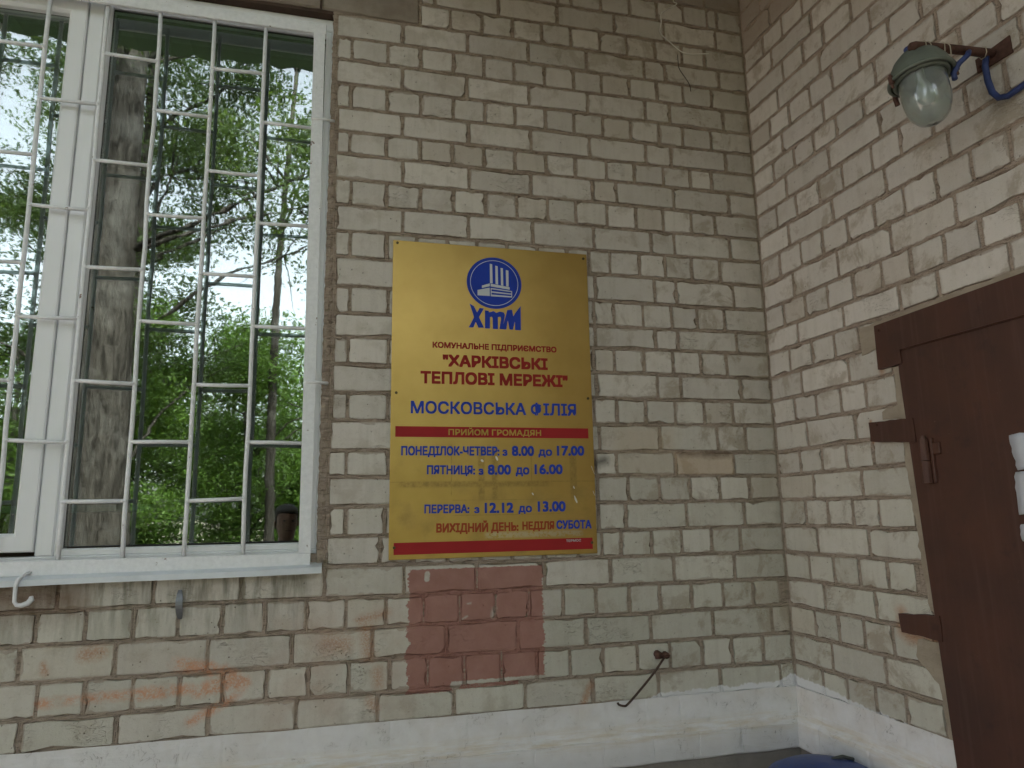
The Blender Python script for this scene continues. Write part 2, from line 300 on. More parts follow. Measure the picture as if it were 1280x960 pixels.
def mat_brick():
    t = NT('silicate_brick'); P = t.pos(); x, y, z = t.xyz(P)
    oi = t.n('ShaderNodeObjectInfo').outputs['Random']
    ox, oy, oz = t.xyz(t.n('ShaderNodeTexCoord').outputs['Object'])
    bw = t.n('ShaderNodeAttribute', attribute_type='OBJECT', attribute_name='half_width').outputs['Fac']
    bh = t.n('ShaderNodeAttribute', attribute_type='OBJECT', attribute_name='half_height').outputs['Fac']
    ed = t.math('MINIMUM', t.math('SUBTRACT', bw, t.math('ABSOLUTE', ox)), t.math('SUBTRACT', bh, t.math('ABSOLUTE', oz)))
    off = t.n('ShaderNodeCombineXYZ'); t.l(t.math('MULTIPLY', oi, 37.0), off.inputs[0]); t.l(t.math('MULTIPLY', oi, 11.0), off.inputs[1])
    va = t.n('ShaderNodeVectorMath', operation='ADD'); t.l(P, va.inputs[0]); t.l(off.outputs[0], va.inputs[1]); Q = va.outputs[0]
    big = t.noise(P, 2.2, 3, .5); med = t.noise(Q, 16, 4, .6); fine = t.noise(Q, 120, 4, .7); vf = t.noise(Q, 420, 2, .6)
    # warm pale bricks high and left, cooler greenish ones low and near the corner
    side = t.math('ADD', t.ramp(x, -1.3, -.5, 0, .55), t.ramp(z, -1.4, -2.3, 0, .6))
    side = t.math('ADD', side, t.math('MULTIPLY', t.math('SUBTRACT', big, .5), .9), clamp=True)
    side = t.math('ADD', side, t.math('MULTIPLY', t.math('SUBTRACT', t.math('FRACT', t.math('MULTIPLY', oi, 7.3)), .5), .45), clamp=True)
    c = t.mix(side, (.640, .595, .545), t.mix(t.ramp(z, -1.3, -2.2), (.550, .515, .462), (.540, .525, .455)))
    val = t.math('ADD', .88, t.math('MULTIPLY', oi, .2))
    hv = t.n('ShaderNodeHueSaturation'); t.l(c, hv.inputs['Color']); t.l(val, hv.inputs['Value']); c = hv.outputs[0]
    # a few browner, sandier bricks
    c = t.mix(t.ramp(t.math('FRACT', t.math('MULTIPLY', oi, 13.7)), .93, .96, 0, .35), c, (.45, .38, .30))
    c = t.mix(t.ramp(med, .5, .75, 0, .42), c, (.42, .37, .30))
    blot = t.noise(Q, 7, 5, .7, .4); c = t.mix(t.math('MULTIPLY', t.ramp(blot, .54, .63), t.ramp(x, -1.2, -.3, .28, .62)), c, (.33, .27, .20)); c = t.mix(t.ramp(vf, .36, .28, 0, .35), c, (.2, .16, .12))
    c = t.mix(t.ramp(med, .42, .2, 0, .4), c, (.62, .60, .56))
    c = t.mix(t.ramp(t.noise(t.scalev(Q, (40, 40, 3)), 1, 3), .5, .8, 0, .22), c, (.30, .27, .21))
    # pits and scratches
    c = t.mix(t.ramp(fine, .38, .24, 0, .7), c, (.24, .19, .145)); c = t.mix(t.ramp(t.noise(Q, 260, 3, .75), .60, .72, 0, .4), c, (.74, .71, .66))
    pit = t.n('ShaderNodeTexVoronoi'); pit.inputs['Scale'].default_value = 38; pit.inputs['Randomness'].default_value = 1; t.l(Q, pit.inputs['Vector'])
    pm = t.math('MULTIPLY', t.ramp(pit.outputs['Distance'], .05, .09, 1, 0), t.ramp(med, .48, .56))
    c = t.mix(t.math('MULTIPLY', pm, .7), c, (.12, .09, .07))
    sc = t.noise(t.scalev(Q, (1.0, 1, 3.2)), 14, 2, .5, 2.5)
    scr = t.math('MULTIPLY', t.ramp(t.math('ABSOLUTE', t.math('SUBTRACT', sc, .5)), .004, .012, 1, 0), t.ramp(t.noise(Q, 5, 2), .58, .66))
    c = t.mix(t.math('MULTIPLY', scr, .55), c, (.20, .16, .12))
    # mortar smeared over the arrises and brown dirt there
    lump = t.noise(Q, 30, 4, .65); smear_w = t.ramp(t.noise(Q, 11, 3, .6), .50, .76, .0003, .014)
    sm = t.ramp(t.math('SUBTRACT', t.math('ADD', ed, t.math('MULTIPLY', t.math('SUBTRACT', lump, .5), .012)), smear_w), -.0015, .0015, 1, 0)
    c = t.mix(t.math('MULTIPLY', sm, .62), c, t.mix(fine, (.27, .21, .165), (.46, .385, .315)))
    c = t.mix(t.ramp(ed, .0, .005, .25, 0), c, (.21, .155, .11))
    c = add_marks(t, c)
    h = t.math('ADD', t.math('MULTIPLY', fine, .45), t.math('MULTIPLY', vf, .2))
    h = t.math('ADD', h, t.math('MULTIPLY', med, .9)); h = t.math('SUBTRACT', h, t.math('MULTIPLY', pm, 1.2)); h = t.math('SUBTRACT', h, t.math('MULTIPLY', scr, .5)); h = t.math('ADD', h, t.math('MULTIPLY', sm, .35))
    h = t.math('ADD', h, t.ramp(ed, 0, .006, -.6, 0))
    return t.bsdf(c, .82, normal=t.bump(h, .9, .003), spec=.25)

def simple(name, col, rough=.6, metal=0.0, var=.25, scale=14.0, bump=.3, dist=.001, col2=None, spec=None, wear=None):
    t = NT(name); P = t.n('ShaderNodeTexCoord').outputs['Object']; P = t.pos() if scale >= 0 else P
    n_ = t.noise(P, abs(scale), 4, .6); f_ = t.noise(P, abs(scale)*9, 4, .65)
    c2 = col2 or tuple(v * (1 - var) for v in col)
    c = t.mix(t.ramp(n_, .35, .7), col, c2)
    if wear:
        c = t.mix(t.ramp(f_, wear[1], wear[1] + .06), c, wear[0])
    return t.bsdf(c, rough, metal, normal=t.bump(t.math('ADD', n_, t.math('MULTIPLY', f_, .6)), bump, dist), spec=spec)

M = {}
M['mortar'] = mat_mortar(); M['brick'] = mat_brick()
def mat_white():
    t = NT('whitewash'); P = t.pos(); x, y, z = t.xyz(P)
    hor = t.noise(t.scalev(P, (6, 6, 60)), 1.0, 5, .7); fn = t.noise(P, 110, 4, .7); md = t.noise(P, 12, 4, .6)
    c = t.mix(t.ramp(md, .35, .7), (.78, .77, .78), (.69, .675, .67))
    dirt = t.math('MULTIPLY', t.ramp(hor, .42, .68), t.ramp(t.math('ABSOLUTE', t.math('ADD', z, 2.705)), .045, .01))
    c = t.mix(t.math('MULTIPLY', dirt, .75), c, (.60, .50, .36))
    c = t.mix(t.ramp(t.noise(P, 3.3, 4, .65), .5, .72, 0, .4), c, (.60, .52, .43))
    c = t.mix(t.math('MULTIPLY', t.ramp(fn, .30, .22), .6), c, (.22, .19, .16))
    c = t.mix(t.ramp(z, -2.72, -2.78, 0, .35), c, (.50, .50, .52))
    crack = t.noise(P, 9, 3, .6, 3.0)
    cm = t.math('MULTIPLY', t.ramp(t.math('ABSOLUTE', t.math('SUBTRACT', crack, .5)), .003, .008, 1, 0), t.ramp(md, .52, .6))
    c = t.mix(t.math('MULTIPLY', cm, .5), c, (.18, .15, .13))
    h = t.math('ADD', t.math('MULTIPLY', hor, .7), t.math('MULTIPLY', fn, .35)); h = t.math('SUBTRACT', h, cm)
    return t.bsdf(c, .75, normal=t.bump(h, .6, .004), spec=.25)
M['white'] = mat_white()
def mat_concrete(name, a, b, sc=6):
    t = NT(name); P = t.pos()
    n_ = t.noise(P, sc, 5, .65); f_ = t.noise(P, 90, 5, .7); st = t.noise(t.scalev(P, (8, 8, 40)), 1, 4, .6)
    c = t.mix(t.ramp(n_, .35, .68), a, b); c = t.mix(t.ramp(st, .5, .75, 0, .35), c, tuple(v*.6 for v in a)); c = t.mix(t.ramp(f_, .34, .24, 0, .6), c, tuple(v*.35 for v in a))
    return t.bsdf(c, .9, normal=t.bump(t.math('ADD', f_, t.math('MULTIPLY', n_, .6)), .7, .004), spec=.2)
M['lintel'] = mat_concrete('lintel_concrete', (.36, .31, .26), (.25, .205, .17))
M['base'] = mat_concrete('base_render', (.27, .245, .22), (.21, .19, .17))
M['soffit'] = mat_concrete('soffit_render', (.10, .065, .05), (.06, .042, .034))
def mat_pvc():
    t = NT('white_plastic_frame'); P = t.pos()
    g_ = t.noise(t.scalev(P, (30, 30, 2.5)), 1.0, 4, .6)
    c = t.mix(t.ramp(g_, .5, .8, 0, .35), (.86, .87, .89), (.75, .76, .77))
    return t.bsdf(c, .32, normal=t.bump(g_, .08, .001))
M['pvc'] = mat_pvc()
def mat_barpaint():
    t = NT('white_bar_paint'); P = t.pos()
    a = t.noise(P, 60, 4, .65); b = t.noise(P, 24, 4, .7); c_ = t.noise(P, 300, 3, .6)
    c = t.mix(t.ramp(a, .35, .7), (.84, .85, .87), (.74, .75, .77))
    c = t.mix(t.ramp(b, .665, .70), c, (.16, .09, .06))
    c = t.mix(t.ramp(c_, .30, .22, 0, .6), c, (.25, .2, .17))
    return t.bsdf(c, .5, normal=t.bump(t.math('ADD', a, t.math('MULTIPLY', b, .5)), .6, .0015))
M['bar'] = mat_barpaint()
M['sill'] = simple('sill_sheet_metal', (.74, .78, .82), .38, 0, .18, 9, .15)
M['rubber'] = simple('black_seal', (.02, .02, .02), .6)
def mat_glass():
    t = NT('window_glass'); P = t.pos()
    lw = t.n('ShaderNodeLayerWeight'); lw.inputs[0].default_value = .35
    gl = t.n('ShaderNodeBsdfGlossy'); gl.inputs['Roughness'].default_value = 0.012; gl.inputs['Color'].default_value = (.97, 1, .99, 1)
    wav = t.noise(t.scalev(P, (3.0, 3.0, 9.0)), 1.0, 2, .5)
    nb = t.bump(wav, .10, .003); t.l(nb, gl.inputs['Normal'])
    tr = t.n('ShaderNodeBsdfTransparent'); tr.inputs['Color'].default_value = (.80, .86, .83, 1)
    mx = t.n('ShaderNodeMixShader'); t.l(t.math('ADD', .18, t.math('MULTIPLY', lw.outputs['Fresnel'], .2)), mx.inputs[0]); t.l(tr.outputs[0], mx.inputs[1]); t.l(gl.outputs[0], mx.inputs[2])
    o = t.n('ShaderNodeOutputMaterial'); t.l(mx.outputs[0], o.inputs[0]); return t.m
M['glass'] = mat_glass()
def mat_gold():
    t = NT('gold_sign_sheet'); P = t.pos(); x, y, z = t.xyz(P)
    br = t.noise(t.scalev(P, (180, 1, 2)), 1.0, 3, .6); md = t.noise(P, 7, 4, .6)
    c = t.mix(t.ramp(md, .35, .7), (.47, .315, .095), (.42, .275, .080))
    # dirty traces of old tape: two upright bands, two crossing lines
    def band(u, a, b, s=.003):
        return t.math('MULTIPLY', t.ramp(u, a - s, a + s), t.ramp(u, b - s, b + s, 1, 0))
    fn = t.noise(P, 70, 4, .7); pat = t.ramp(fn, .35, .6, .25, 1)
    zt = t.ramp(z, -1.885, -1.87); zu = t.ramp(z, -1.69, -1.70)
    v = t.math('MAXIMUM', band(x, -1.235, -1.212), t.math('MAXIMUM', band(x, -1.185, -1.163), band(x, -.888, -.862)))
    v = t.math('MULTIPLY', v, t.math('MULTIPLY', zt, zu))
    hz = t.math('MULTIPLY', band(z, -1.832, -1.812, .004), t.math('MULTIPLY', t.ramp(x, -1.53, -1.50), t.ramp(x, -.95, -.99)))
    hz = t.math('MAXIMUM', hz, band(z, -1.815, -1.812, .001))
    hz = t.math('MAXIMUM', hz, t.math('MULTIPLY', t.math('MAXIMUM', band(z, -1.932, -1.930, .001), band(z, -1.879, -1.877, .001)), band(x, -1.33, -.93)))
    hz = t.math('MAXIMUM', hz, t.math('MULTIPLY', t.math('MAXIMUM', band(x, -1.334, -1.331, .001), band(x, -1.038, -1.035, .001)), band(z, -1.86, -1.68)))
    d = t.math('MULTIPLY', t.math('MAXIMUM', v, hz), pat)
    c = t.mix(t.math('MULTIPLY', d, .5), c, (.22, .16, .06))
    blot = t.math('MULTIPLY', t.ramp(t.noise(P, 11, 5, .65), .52, .72), t.ramp(z, -1.62, -1.75))
    c = t.mix(t.math('MULTIPLY', blot, .38), c, (.30, .22, .08))
    grey = t.math('MULTIPLY', t.math('MULTIPLY', band(x, -1.21, -.85, .01), band(z, -2.012, -1.992, .004)), t.ramp(fn, .38, .5))
    c = t.mix(t.math('MULTIPLY', grey, .6), c, (.50, .45, .36))
    rgh = t.math('ADD', .36, t.math('MULTIPLY', t.math('MAXIMUM', d, blot), .2))
    return t.bsdf(c, rgh, .85, normal=t.bump(br, .12, .0006))
M['gold'] = mat_gold()
def mat_vinyl(name, col, wearc, lo=.30):
    t = NT(name); P = t.pos(); f = t.noise(P, 130, 4, .7); m_ = t.noise(P, 10, 3)
    c = t.mix(t.ramp(m_, .4, .7, 0, .3), col, tuple(v*.7 for v in col)); c = t.mix(t.ramp(f, lo, lo - .05), c, wearc)
    return t.bsdf(c, .6, spec=.2)
M['blue_print'] = mat_vinyl('blue_vinyl', (.020, .055, .42), (.30, .25, .12), .27)
M['red_print'] = mat_vinyl('red_vinyl', (.30, .022, .018), (.30, .2, .09), .27)
M['red_band'] = mat_vinyl('red_band_vinyl', (.36, .022, .025), (.45, .3, .2), .25)
M['gold_print'] = mat_vinyl('gold_lettering', (.48, .32, .07), (.3, .1, .05))
M['white_print'] = mat_vinyl('white_vinyl', (.62, .66, .70), (.3, .3, .4), .22)
M['fleck'] = simple('white_flecks', (.75, .72, .66), .7)
M['screw'] = simple('screw_heads', (.13, .10, .05), .45, .7)
def mat_door():
    t = NT('brown_door_paint'); P = t.pos(); x, y, z = t.xyz(P)
    st = t.noise(t.scalev(P, (60, 60, 2.2)), 1.0, 4, .6); md = t.noise(P, 5, 4, .6); fn = t.noise(P, 200, 3, .7)
    c = t.mix(t.ramp(md, .35, .7), (.085, .034, .022), (.060, .027, .020))
    c = t.mix(t.ramp(st, .5, .75, 0, .4), c, (.115, .062, .052)); c = t.mix(t.ramp(t.noise(P, 16, 5, .7), .58, .72, 0, .5), c, (.038, .020, .018)); c = t.mix(t.ramp(t.noise(P, 45, 4, .75), .70, .74, 0, .8), c, (.16, .10, .08))
    c = t.mix(t.ramp(fn, .25, .2), c, (.2, .14, .11))
    return t.bsdf(c, .5, normal=t.bump(t.math('ADD', t.math('MULTIPLY', st, .5), t.math('MULTIPLY', fn, .3)), .35, .0015), spec=.4)
M['door'] = mat_door()
M['rust'] = simple('rusty_iron', (.13, .062, .045), .75, .2, .5, 40, .8, .002)
M['darkrust'] = simple('dark_rusty_rod', (.10, .065, .05), .8, .2, .5, 60, .8, .002)
M['plaster'] = mat_concrete('door_plaster', (.40, .34, .265), (.30, .25, .19), 9)
M['paper'] = simple('white_paper', (.60, .62, .68), .6, 0, .08, 20, .3, .002)
M['lampcap'] = simple('grey_green_enamel', (.16, .185, .155), .5, .1, .3, 22, .4, .001, wear=((.09, .06, .04), .66))
M['bluepaint'] = simple('blue_cable_paint', (.035, .06, .20), .55, 0, .4, 35, .5, .001, wear=((.10, .10, .12), .66))
M['bluebin'] = simple('worn_blue_paint', (.018, .060, .26), .45, .1, .35, 9, .5, .002, wear=((.08, .085, .085), .60))
M['binworn'] = simple('bare_grey_metal', (.10, .105, .10), .55, .5, .3, 12, .5, .002)
M['twine'] = simple('pale_twine', (.50, .44, .34), .8)
M['whitewire'] = simple('pale_wire', (.86, .84, .78), .5)
M['darkwire'] = simple('dark_wire', (.05, .04, .035), .6)
M['tab'] = simple('galvanised_strip', (.24, .25, .27), .45, .8, .3, 30, .4)

# ------------------------------------------------------------------ ground and surroundings
GZ = -3.70
def mat_ground():
    t = NT('yard_earth_and_grass'); P = t.pos()
    a = t.noise(P, .7, 5, .6); b = t.noise(P, 14, 5, .7)
    c = t.mix(t.math('MULTIPLY', t.ramp(a, .46, .56), t.ramp(t.xyz(P)[1], -8.5, -10)), (.38, .32, .27), (.06, .085, .03)); c = t.mix(t.ramp(b, .4, .7, 0, .3), c, (.20, .165, .13))
    return t.bsdf(c, .95, normal=t.bump(b, .8, .03))
gm = MB(); N_ = 48
for j in range(N_+1):
    for i in range(N_+1):
        u = (i/N_*2-1); v = (j/N_*2-1); X = 260*u*abs(u)**1.2; Y = 260*v*abs(v)**1.2
        d = math.hypot(X, Y+1)
        gm.v.append((X, Y, GZ + (0 if d < 5 else .12*math.sin(X*.31)*math.cos(Y*.27))))
for j in range(N_):
    for i in range(N_):
        a = j*(N_+1)+i; gm.f.append((a, a+1, a+N_+2, a+N_+1))
tag(gm.build('ground', mat_ground(), smooth=True), kind='structure')
tag(MB().box((-5, -1.9, GZ-.3), (1.6, .02, GZ+.06), .01).build('pavement', M['base']), kind='structure')

# ------------------------------------------------------------------ walls
def bed(k):
    if k < -2: return BED[0] + .1*(-2-k)
    if k > 26: return BED[-1] - .101*(k-26)
    return BED[k+2]
def bedA(k, x):
    return bed(k) + .0022*math.sin(x*5.1 + k*1.7) + .0012*math.sin(x*17 + k*3.1)
def bedB(k, s):
    return bed(k) + .0022*math.sin(-s*5.1 + k*1.7) + .0012*math.sin(-s*17 + k*3.1) + .004*math.sin(k*2.3)*min(1, s)

def brick_mesh(w0, w1, zb0, zb1, zt0, zt1):
    """irregular worn outline: corners bottom-left, bottom-right, top-right, top-left, as local x,z about the centre"""
    cx, cz = (w0+w1)/2, (zb0+zb1+zt0+zt1)/4
    c = [(w0-cx, zb0-cz), (w1-cx, zb1-cz), (w1-cx, zt1-cz), (w0-cx, zt0-cz)]
    out = []
    for i in range(4):
        p = Vector(c[i]); q = Vector(c[(i+1) % 4]); d = (q-p); L = d.length; d.normalize(); nrm = Vector((-d.y, d.x))
        chip = lambda: (.0025 + random.random()*.004) if random.random() > .20 else .008 + random.random()*.020
        a = min(chip(), L*.3); b = min(chip(), L*.3)
        j = lambda s=.0011: random.gauss(0, s)
        out.append(p + d*a + nrm*abs(j(.0008)))
        for tt in (.36, .68):
            dent = .004 + random.random()*.005 if random.random() < .12 else 0
            out.append(p + d*(L*(tt + random.uniform(-.1, .1))) + nrm*(j(.0019) + dent))
        out.append(q - d*b + nrm*abs(j(.0008)))
    n = len(out); ty = random.gauss(0, .0007); tz = random.gauss(0, .006); tx = random.gauss(0, .003)
    vs = [(p.x, ty + tx*p.x + tz*p.y + random.gauss(0, .0004), p.y) for p in out]
    vs += [(p.x*1.0 + (.0012 if p.x > 0 else -.0012), .011, p.y + (.0012 if p.y > 0 else -.0012)) for p in out]
    fs = [tuple(range(n))] + [(i, i+n, (i+1) % n + n, (i+1) % n) for i in range(n)]
    return cx, cz, vs, fs

def joint_strip(mb, pts, w, along_z=False, lift=0.0):
    """ridge of tooled mortar along pts (list of (x,z)); recessed grooves at both edges"""
    prof = [(-.5, .0085), (-.42, .0028), (-.2, .0006), (.02, .0024), (.22, .0008), (.43, .0030), (.5, .0085)]
    rows = []; ph = random.random()*9
    for i, (x, z) in enumerate(pts):
        ww = w*(1 + random.gauss(0, .05)); row = []
        for q, (o, d) in enumerate(prof):
            dd = d + (random.gauss(0, .0008) if 0 < q < 6 else 0) - lift
            oo = o*ww + (random.gauss(0, .0006) if 0 < q < 6 else 0)
            row.append((x + oo, dd, z) if along_z else (x, dd, z + oo))
        rows.append(row)
    n = len(prof); base = len(mb.v)
    for r in rows: mb.v += r
    for i in range(len(rows)-1):
        for q in range(n-1):
            a = base + i*n + q; mb.f.append((a, a+1, a+n+1, a+n))

def in_hidden(x0, x1, k):      # behind the sign, never seen
    return k >= 10 and k <= 19 and x0 > -1.50 and x1 < -.85

def build_wall(parent, courses, bedf, x_of, extra_cut=None, sgn=1):
    """courses: {k: [joint positions]} in wall coordinate; x_of maps coordinate to local x (sgn=-1 for the side wall)"""
    mort = MB(); beyond = MB(); nb = 0
    J = .0115
    for k in sorted(courses):
        js = courses[k]
        for i in range(len(js)-1):
            a, b = sorted((x_of(js[i]), x_of(js[i+1])))
            if b - a < .045: 
                mort.box((a, .003 + random.random()*.002, bedf(k+1, a)), (b, .012, bedf(k, a))); continue
            if extra_cut and extra_cut(a, b, k): continue
            j0 = J*random.uniform(.75, 1.25)/2; j1 = J*random.uniform(.75, 1.25)/2; h0 = .0062*random.uniform(.85, 1.2); h1 = .0062*random.uniform(.85, 1.2)
            e0 = a + j0; e1 = b - j1
            cx, cz, vs, fs = brick_mesh(e0, e1, bedf(k+1, e0)+h0, bedf(k+1, e1)+h0, bedf(k, e0)-h1, bedf(k, e1)-h1)
            hide = in_hidden(a, b, k) if sgn > 0 else False
            if hide or k < -3 or (sgn < 0 and k < -1):
                beyond.add([(v[0]+cx, v[1], v[2]+cz) for v in vs], fs); continue
            me = bpy.data.meshes.new('brick'); me.from_pydata(vs, [], fs); me.update()
            o = link('brick', me, M['brick'], parent, (cx, 0, cz))
            o['half_width'] = (e1-e0)/2; o['half_height'] = (bed(k)-bed(k+1)-.0124)/2
            nb += 1
        # upright joints
        for x in js:
            xx = x_of(x); za, zb = bedf(k+1, xx), bedf(k, xx)
            if extra_cut and extra_cut(xx-.01, xx+.01, k): continue
            joint_strip(mort, [(xx + random.gauss(0, .0007), za + (zb-za)*t_) for t_ in (0, .17, .34, .5, .67, .84, 1)], J*1.35, True)
    return mort, beyond, nb

def generic(k, x0, x1):
    out = [x0]; x = x0; 
    while x < x1 - .2: x += .26 if k % 2 == 0 else .13; out.append(x)
    out.append(x1); return out

# --- facade (faces the camera); local frame = world frame
wallA = empty('facade_wall', (0, 0, 0))
tag(wallA, 'pale silicate brick wall facing us, carrying the gold sign and the barred window', 'wall', kind='thing')
CA = {k: list(v) for k, v in JOINTS_A.items() if k < 26}
for k in range(-7, -3): CA[k] = generic(k, -3.3, 0.0)
for k in (-2, -1): CA[k] = [-1.4545] + CA[k][1:]
CA[-3] = [-3.3, -3.04, -2.78, -2.52, -2.26, -2.0, -1.74, -1.48, -1.35, -1.22, -1.095] + [x for x in CA[-3] if x > -1.05]
for k in (21, 23, 25): CA[k] = [CA[k][0]-.26] + CA[k]
for k in (22, 24): CA[k] = [CA[k][0]-.26, CA[k][0]-.13] + CA[k]
mo, be, nA = build_wall(wallA, CA, bedA, lambda x: x)
LX = -1.462
for k in range(-7, 27):
    x0 = -3.3 if (k >= 22 or k <= -3) else (-1.785 if k >= 0 else LX)
    if k == 21: x0 = -1.785
    n = max(6, int(-x0/.012))
    joint_strip(mo, [(x0 + (0-x0)*i/n, bedA(k, x0 + (0-x0)*i/n) + random.gauss(0, .0006)) for i in range(n+1)], .0152, False)
# backing sheet behind the joints, round the window opening
mo.box((-1.785, .0085, -2.9), (.02, .13, .0)).box((-1.452, .0085, .0), (.02, .13, .75)).box((-1.80, .06, .0), (-1.40, .14, .3)).box((-3.4, .0085, -2.9), (-1.785, .13, -2.155)).box((-3.4, .0085, .30), (-1.785, .13, .75))
# rough mortared edge of the opening
rows = []
for i in range(180):
    z = -2.13 + 2.13*i/179
    rows.append([(-1.789 + random.gauss(0, .0012), .012, z), (-1.7865 + random.gauss(0, .0015), .0025 + random.gauss(0, .001), z), (-1.776 + random.gauss(0, .002), .0005 + random.gauss(0, .0008), z), (-1.766 + random.gauss(0, .002), .0035 + random.gauss(0, .001), z), (-1.759, .008, z)])
b0 = len(mo.v)
for r in rows: mo.v += r
for i in range(179):
    for q in range(4):
        a = b0 + i*5 + q; mo.f.append((a, a+1, a+6, a+5))
mo.build('mortar', M['mortar'], wallA, fix=False)
if be.v: tag(be.build('brickwork', M['brick'], wallA, fix=False), kind='stuff')

# --- side wall with the door; local frame turned so local -y is the wall's outward side
#     local x runs from the corner (0) away from it toward the viewer as negative; s = distance from the corner
wallB = empty('side_wall', (0, 0, 0), R_(-90) + 0.0)
tag(wallB, 'pale silicate brick side wall at right with the lamp and the brown steel door', 'wall', kind='thing')
# local +x -> world -y direction along the wall, local -y -> world -x
ang = math.atan2(-math.cos(WALL_TURN), math.sin(WALL_TURN)); wallB.rotation_euler = (0, 0, ang)
DOOR_S = [0.672, 0.676]
def door_edge(z): return .5 if False else (.655 + (-1.47 - z)*.036)
JB = {}
SMAX = 1.62
for k in range(-7, 27):
    js = list(JOINTS_B.get(k, []))
    odd = (k % 2 != 0)
    pitch = .1235 if odd else .246
    if not js: js = [.135 if odd else .195]
    lim = SMAX if k < 12 else None
    if k < 12:
        while js[-1] < SMAX: js.append(js[-1] + pitch)
    elif k == 12: js += [1.30, SMAX]
    elif k == 13: js += [.575]
    elif k == 14: js += [.62]
    else:
        zc = (bed(k)+bed(k+1))/2; e = door_edge(zc) - (.028 if k % 2 else .012)
        if k in (16,): e = .512 if False else e
        js = [q for q in js if q < e - .03] + [e]
    JB[k] = [0.002] + js
def cutB(a, b, k): return False
mo, be, nB = build_wall(wallB, JB, bedB, lambda s: s, cutB, -1)
for k in range(-7, 27):
    x1 = SMAX if k <= 12 else door_edge(bed(k)) - .01
    n = max(6, int(x1/.012))
    joint_strip(mo, [(x1*i/n, bedB(k, x1*i/n) + random.gauss(0, .0006)) for i in range(n+1)], .0155, False)
mo.box((-.03, .0085, -1.31), (SMAX, .13, .75))
mo.v += []; 
poly = [(-.03, -2.9)] + [(-.03, -1.31), (.66, -1.31), (door_edge(-1.47), -1.47), (door_edge(-2.9), -2.9)]
mo.prism(poly, .0085, .13)
mo.build('mortar', M['mortar'], wallB, fix=False)
if be.v: tag(be.build('brickwork', M['brick'], wallB, fix=False), kind='stuff')
# plaster strip patched round the door frame
def ragged(pts, y0, y1, amp=.002, step=.02):
    out = []
    for i in range(len(pts)):
        a = Vector(pts[i]); b = Vector(pts[(i+1) % len(pts)]); n = max(1, int((b-a).length/step))
        for j in range(n):
            q = a.lerp(b, j/n); out.append((q.x + random.gauss(0, amp), q.y + random.gauss(0, amp)))
    return out
E_ = door_edge
def plaster(pts): 
    return MB().prism(ragged(pts, 0, 0), -.0035, .012)
pl = MB()
pl.prism(ragged([(.626, -1.475), (E_(-1.475)+.004, -1.475), (E_(-1.65)+.004, -1.652), (.56, -1.640), (.56, -1.612), (.628, -1.60)], 0, 0), -.0032, .012)
pl.prism(ragged([(.632, -1.722), (E_(-1.72)+.004, -1.722), (E_(-2.24)+.004, -2.245), (E_(-2.24)-.024, -2.235), (.640, -1.90), (.632, -1.80)], 0, 0), -.0030, .012)
pl.prism(ragged([(.60, -2.325), (E_(-2.33)+.004, -2.325), (E_(-2.6)+.004, -2.60), (E_(-2.6)-.02, -2.60), (E_(-2.45)-.03, -2.45), (.585, -2.38)], 0, 0), -.0032, .012)
pl.prism(ragged([(.50, -1.318), (.60, -1.310), (1.3, -1.286), (1.3, -1.312), (.585, -1.326), (.575, -1.40), (.500, -1.408)], 0, 0), -.0026, .012)
pl.build('plaster_patch', M['plaster'], wallB, fix=True)

# --- whitewashed foot of the walls, modelled relief: flush course, sloping ledge, proud course with brick shapes under the paint
def plinth(parent, x0, x1, upj, lowj, corner, mirror=False):
    prof = []
    zs = [bed(26) + .006 - i*.008 for i in range(11)]
    for z in zs: prof.append((z, -.004))
    prof += [(-2.692, -.007), (-2.700, -.014), (-2.706, -.0225), (-2.713, -.0265)]
    prof += [(-2.713 - .0085*i, -.0275) for i in range(1, 11)]
    prof += [(-2.803, -.026), (-2.808, -.018), (-2.809, .004), (-2.809, .03)]
    n = int((x1-x0)/.009); mb = MB(); P_ = len(prof)
    from mathutils import noise as mn
    for i in range(n+1):
        x = x0 + (x1-x0)*i/n
        for q, (z, y) in enumerate(prof):
            nz = mn.noise(Vector((x*22, z*30, 3.1 + (5 if mirror else 0))))*.0013 + mn.noise(Vector((x*5, z*9, 1.3)))*.004 + mn.noise(Vector((x*60, z*60, 7.7)))*.0007
            up = z > -2.69
            dj = min([abs(x - j) for j in (upj if up else lowj)] + [9]); g = math.exp(-(dj/.006)**2)*(.0011 if up else .0040)
            if q >= P_-3: g = 0
            zz_ = z + mn.noise(Vector((x*7, 8.7, q*.05)))*.0035
            # the plinth of each wall stops against the other in the corner
            xx = x
            if i == (n if not mirror else 0): xx = x
            mb.v.append((xx, y + nz + g, zz_))
    for i in range(n):
        for q in range(P_-1):
            a = i*P_ + q; mb.f.append((a, a+1, a+P_+1, a+P_))
    mb.build('plinth', M['white'], parent, fix=False, smooth=False)
plinth(wallA, -3.3, .004, JOINTS_A[26], [], True)
plinth(wallB, -.004, door_edge(-2.7) - .006, [.13, .26, .385, .51, .63], [.13, .38, .6], True, True)
# bricks of the proud course that still read through the whitewash
for a, b in zip([-2.63, -2.36, -2.10, -1.83, -1.57, -1.31, -1.05, -.80, -.612, -.432, -.26], [-2.37, -2.11, -1.84, -1.58, -1.32, -1.06, -.81, -.622, -.442, -.27, -.04]):
    cx, cz, vs, fs = brick_mesh(a, b, -2.797, -2.797, -2.717, -2.717)
    o = link('brick', (lambda me: (me.from_pydata(vs, [], fs), me)[1])(bpy.data.meshes.new('brick')), M['white'], wallA, (cx, -.0295 - random.random()*.0018, cz))
